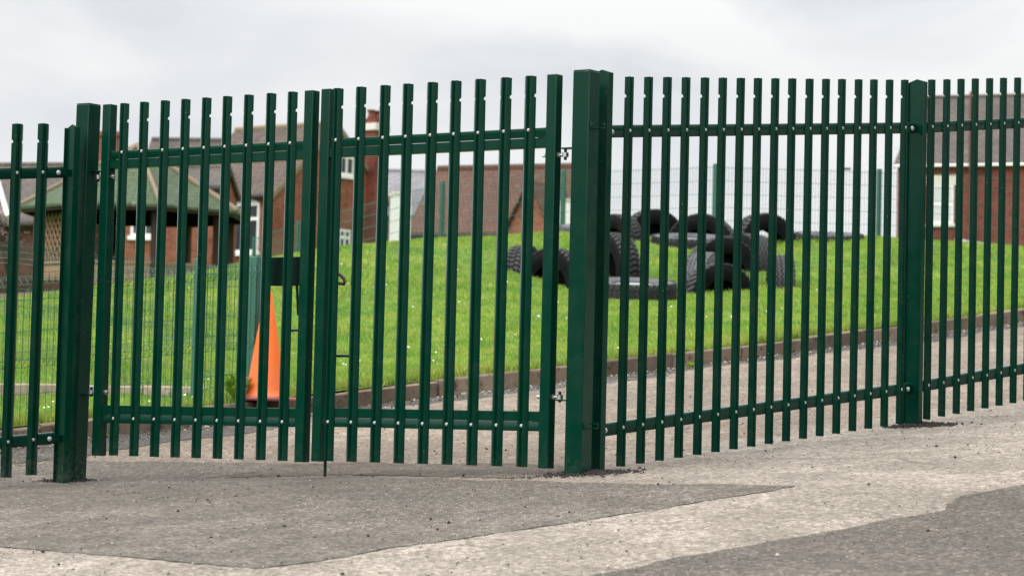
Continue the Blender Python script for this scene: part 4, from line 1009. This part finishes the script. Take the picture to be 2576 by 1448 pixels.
# pale slate roof behind
dS=92.; PS=at(905,520,dS); yS=4.; P_=Vector((PS.x,PS.y,0))
hS=house('slate_roofed_house',P_,yS,5.2,6.,Z(1000,540,dS),Z(1000,437,dS+3),FG,BRICKB,TILESL,'house with pale blue-grey slate roof between the gable house and the low tiled roof',over=.15)
# white shed end
pw=at(1011,590,72); o=empty('white_shed',(pw.x,pw.y,FG-1.3),R(10),'white boarded shed end between the brick gable and the tiled roof','shed')
hW=Z(1011,488,72)-(FG-1.3); MB().box(-.22,.22,0,.9,0,hW).build('wall',WHITEP,o); MB().box(-.25,.25,-.03,.94,hW+.002,hW+.05).build('roof',CREAM,o)
pw=at(1440,590,66); o=empty('white_shed',(pw.x,pw.y,FG-1.5),R(10),'white shed behind the mesh fence, almost hidden by the thick gate post','shed')
hW=Z(1440,505,66)-(FG-1.5); MB().box(-.16,.5,0,1.6,0,hW).build('wall',WHITEP,o); MB().box(-.2,.54,-.04,1.64,hW+.002,hW+.05).build('roof',CREAM,o)
# E: right brick house
dE=98.; PE=at(2258,415,dE); yE=-21.; axE=Vector((math.cos(R(yE)),math.sin(R(yE)),0)); P_=Vector((PE.x,PE.y,0))
hE=house('brick_house',P_,yE,9.,8.,Z(2258,412,dE),Z(2400,262,dE+4.6),FG,BRICKC,TILEGR,'deep red brick house with grey-brown roof at the right edge',over=.12,gut=WHITEP)
win_px(hE,P_,axE,'front',9.,2337,2399,466,562,mullions=(),transom=.5,glass=CURT,lintel=.36)
uc=on_line(P_+Vector((1.43,3.73,0)),axE,2334,300)[0]
MB().box(uc-.16,uc+.16,3.4,4.6,Z(2334,330,dE+3)-FG,Z(2334,250,dE+4)-FG).build('chimney',BRICKB,hE)
fp=at(2447,440,dE-1.0); fz=Z(2447,234,dE-1)
up_,_=on_line(P_,axE,2447,420)
MB().tube([(up_,-.16,1.0),(up_,-.16,on_line(P_,axE,2447,434)[1]-FG),(up_,-.35,on_line(P_,axE,2447,412)[1]-FG),(up_,-.35,fz-FG)],.085,10).build('flue_pipe',mat('rust_brown_pipe',(.13,.045,.035),.7)[0],hE,smooth=True)
# pale pavement strip by its foot
pv=MB(); q0,q1=at(2425,607,70),at(2700,650,70); 
pv.add([q0,q1,q1+Vector((0,1.4,.18)),q0+Vector((0,1.4,.18)),q0-Vector((0,0,2)),q1-Vector((0,0,2)),q1+Vector((0,1.4,-2)),q0+Vector((0,1.4,-2))],[(0,1,2,3),(4,7,6,5),(0,4,5,1),(1,5,6,2),(2,6,7,3),(3,7,4,0)])
tag(pv.build('pavement',PAVEM),kind='structure')
# low garden walls at the left, beyond the lawn
for (x0,y0,d0,x1,y1,d1_,h,mt,lab,nm) in ((-80,712,44,215,700,45,.5,BRICKB,'low dark brick garden wall beyond the lawn at the left edge','garden_wall'),(-80,742,38,330,722,39,.12,EDGEM,'pale stone edging slab along the top of the left lawn','stone_edging')):
    p,q=at(x0,y0,d0),at(x1,y1,d1_); L=(q-p).length; o=MB().box(0,L,0,.22,-1.2,0).build(nm,mt); o.location=p; o.rotation_euler=(0,-math.asin((q.z-p.z)/L),math.atan2(q.y-p.y,q.x-p.x)); tag(o,lab,'wall')
# ------------------------------------------------------------------ gazebo
dG=55.; G0=at(344,430,dG); RG=2.33; zE=Z(344,512,dG-2.2); zA=Z(344,367,dG); base=zE-2.25
gb=empty('gazebo',(G0.x,G0.y,base),0,'octagonal timber gazebo with green felt shingle roof and lattice panels','gazebo')
offa=R(-3.0); ang=[R(-90)+offa-R(22.5)+R(45)*k for k in range(8)]
V=[Vector((RG*math.cos(a_),RG*math.sin(a_),zE-base)) for a_ in ang]; A=Vector((0,0,zA-base))
rf=MB()
for k in range(8):
    a_,b_=V[k],V[(k+1)%8]; rf.add([a_,b_,A,a_-Vector((0,0,.05)),b_-Vector((0,0,.05)),A-Vector((0,0,.06))],[(0,1,2),(5,4,3),(0,3,4,1)])
ro=rf.build('roof',FELT,gb)
for k in range(8): MB().tube([V[k]*1.01+Vector((0,0,-.01)),A+Vector((0,0,.03))],.045,6).build('hip_batten',RIDGE,ro)
for k in range(8):
    a_,b_=V[k]*.97,V[(k+1)%8]*.97; a_=Vector((a_.x,a_.y,zE-base)); b_=Vector((b_.x,b_.y,zE-base)); t=(b_-a_); L=t.length
    M=Matrix.Translation(a_-Vector((0,0,.11)))@Matrix.Rotation(math.atan2(t.y,t.x),4,'Z')
    MB().box(0,L,-.02,.02,0,.085,M).build('eave_board',WOODD,gb)
    pp=V[k]*.83; MB().box(-.075,.075,-.075,.075,0,zE-base-.06,Matrix.Translation((pp.x,pp.y,0))@Matrix.Rotation(ang[k],4,'Z')).build('post',WOODD,gb,bevel=.01)
ceil=MB().add([Vector((v.x*.95,v.y*.95,zE-base-.12)) for v in V],[tuple(range(8))]).build('ceiling',WOODX,gb)  # roof shade is put into the black colour
for k in range(8):
    a_,b_=V[k]*.83,V[(k+1)%8]*.83; t=Vector((b_.x-a_.x,b_.y-a_.y,0)); L=t.length; M=Matrix.Translation((a_.x,a_.y,0))@Matrix.Rotation(math.atan2(t.y,t.x),4,'Z')
    if k!=2:
        sd_=MB()
        for j in range(8): sd_.box(.09,L-.09,-.02,.015+.006*(j%2),.03+j*.135,.155+j*.135,M)
        sd_.build('side_panel',WOODL,gb); MB().box(.05,L-.05,-.05,.05,1.125,1.18,M).build('rail',WOODL,gb)
    if k in (6,7,5):
        lt=MB(); n=int((L-.2)/.14); h0,h1=1.2,2.12
        for j in range(-8,n+9):
            for sg in (1,-1):
                p0=Vector((.1+j*.14,0,h0)); p1=Vector((.1+j*.14+sg*(h1-h0)*.62,0,h1))
                # clip to the bay
                def cl(p,q):
                    lo,hi=.1,L-.1; d_=q-p; ta,tb_=0.,1.
                    if abs(d_.x)<1e-6: return None
                    u0,u1=(lo-p.x)/d_.x,(hi-p.x)/d_.x
                    if u0>u1: u0,u1=u1,u0
                    ta,tb_=max(0,u0),min(1,u1)
                    return (p+d_*ta,p+d_*tb_) if tb_-ta>.02 else None
                c=cl(p0,p1)
                if c: lt.tube([M@(c[0]+Vector((0,.01*sg,0))),M@(c[1]+Vector((0,.01*sg,0)))],.016,4)
        lt.build('lattice',WOODL,gb,fix=False)
MB().lathe([(.0001,0),(RG*.9,0),(RG*.9,.03),(.0001,.03)],8,Matrix.Rotation(ang[0],4,'Z')@Matrix.Translation((0,0,-.04))).build('floor',WOODL,gb)
# ------------------------------------------------------------------ blossom tree, lamp, cables
def tree(px,py,d,h,label):
    o=empty('blossom_tree',at(px,py,d),0,label,'tree'); tr=MB(); tips=[]
    def br(p,dv,L,r,lv):
        q=p+dv*L; mid=p+dv*L*.5+Vector((random.uniform(-.05,.05),random.uniform(-.05,.05),0))*L
        tr.tube([p,mid,q],[r,r*.85,r*.65],6)
        if lv==0: tips.append(q); return
        for k in range(3 if lv>1 else 4):
            nd_=(dv+Vector((random.uniform(-.8,.8),random.uniform(-.8,.8),random.uniform(-.2,.5)))).normalized(); br(p+dv*L*random.uniform(.55,1),nd_,L*.66,r*.55,lv-1)
    br(Vector((0,0,0)),Vector((0,0,1)),h*.38,.07,4)
    tr.build('trunk',WOODD,o)
    bl=MB()
    for q in tips:
        for _ in range(1):
            c=q+Vector([random.gauss(0,.13) for _ in range(3)]); s=random.uniform(.012,.026); u=Vector([random.uniform(-1,1) for _ in range(3)]).normalized(); v=u.orthogonal().normalized()
            bl.add([c-u*s,c+v*s,c+u*s,c-v*s],[(0,1,2,3)])
    bl.build('blossom',mat('pink_blossom',(.50,.34,.34),.7)[0],o,fix=False)
tree(22,770,60,2.3,'small tree in pink blossom at the far left edge in front of the dark house')
lp=at(2114,427,80); o=empty('street_lamp',(lp.x,lp.y,FG-1),0,'slim dark street lamp just above the mesh fence, far off at the right','street lamp')
hh=lp.z-(FG-1); MB().tube([(0,0,0),(0,0,hh)],.035,8).build('column',mat('lamp_grey',(.3,.31,.32),.5)[0],o,smooth=True); MB().box(-.04,.30,-.07,.07,hh,hh+.06).build('lamp_head',GUTTER,o,bevel=.02)
CABM=mat('cable_grey',(.42,.43,.45),.6)[0]
for i,(a_,b_,lab) in enumerate((((1490,560,95),(2330,330,110),'upper thin overhead cable sloping up to the right in the pale sky'),((1490,575,95),(2330,352,110),'lower thin overhead cable sloping up to the right in the pale sky'))):
    p,q=at(*a_),at(*b_); pts=[p.lerp(q,k/16)-Vector((0,0,1.1*math.sin(math.pi*k/16))) for k in range(17)]
    tag(MB().tube(pts,.006,4).build('overhead_cable',CABM),lab,'cable','overhead cables')
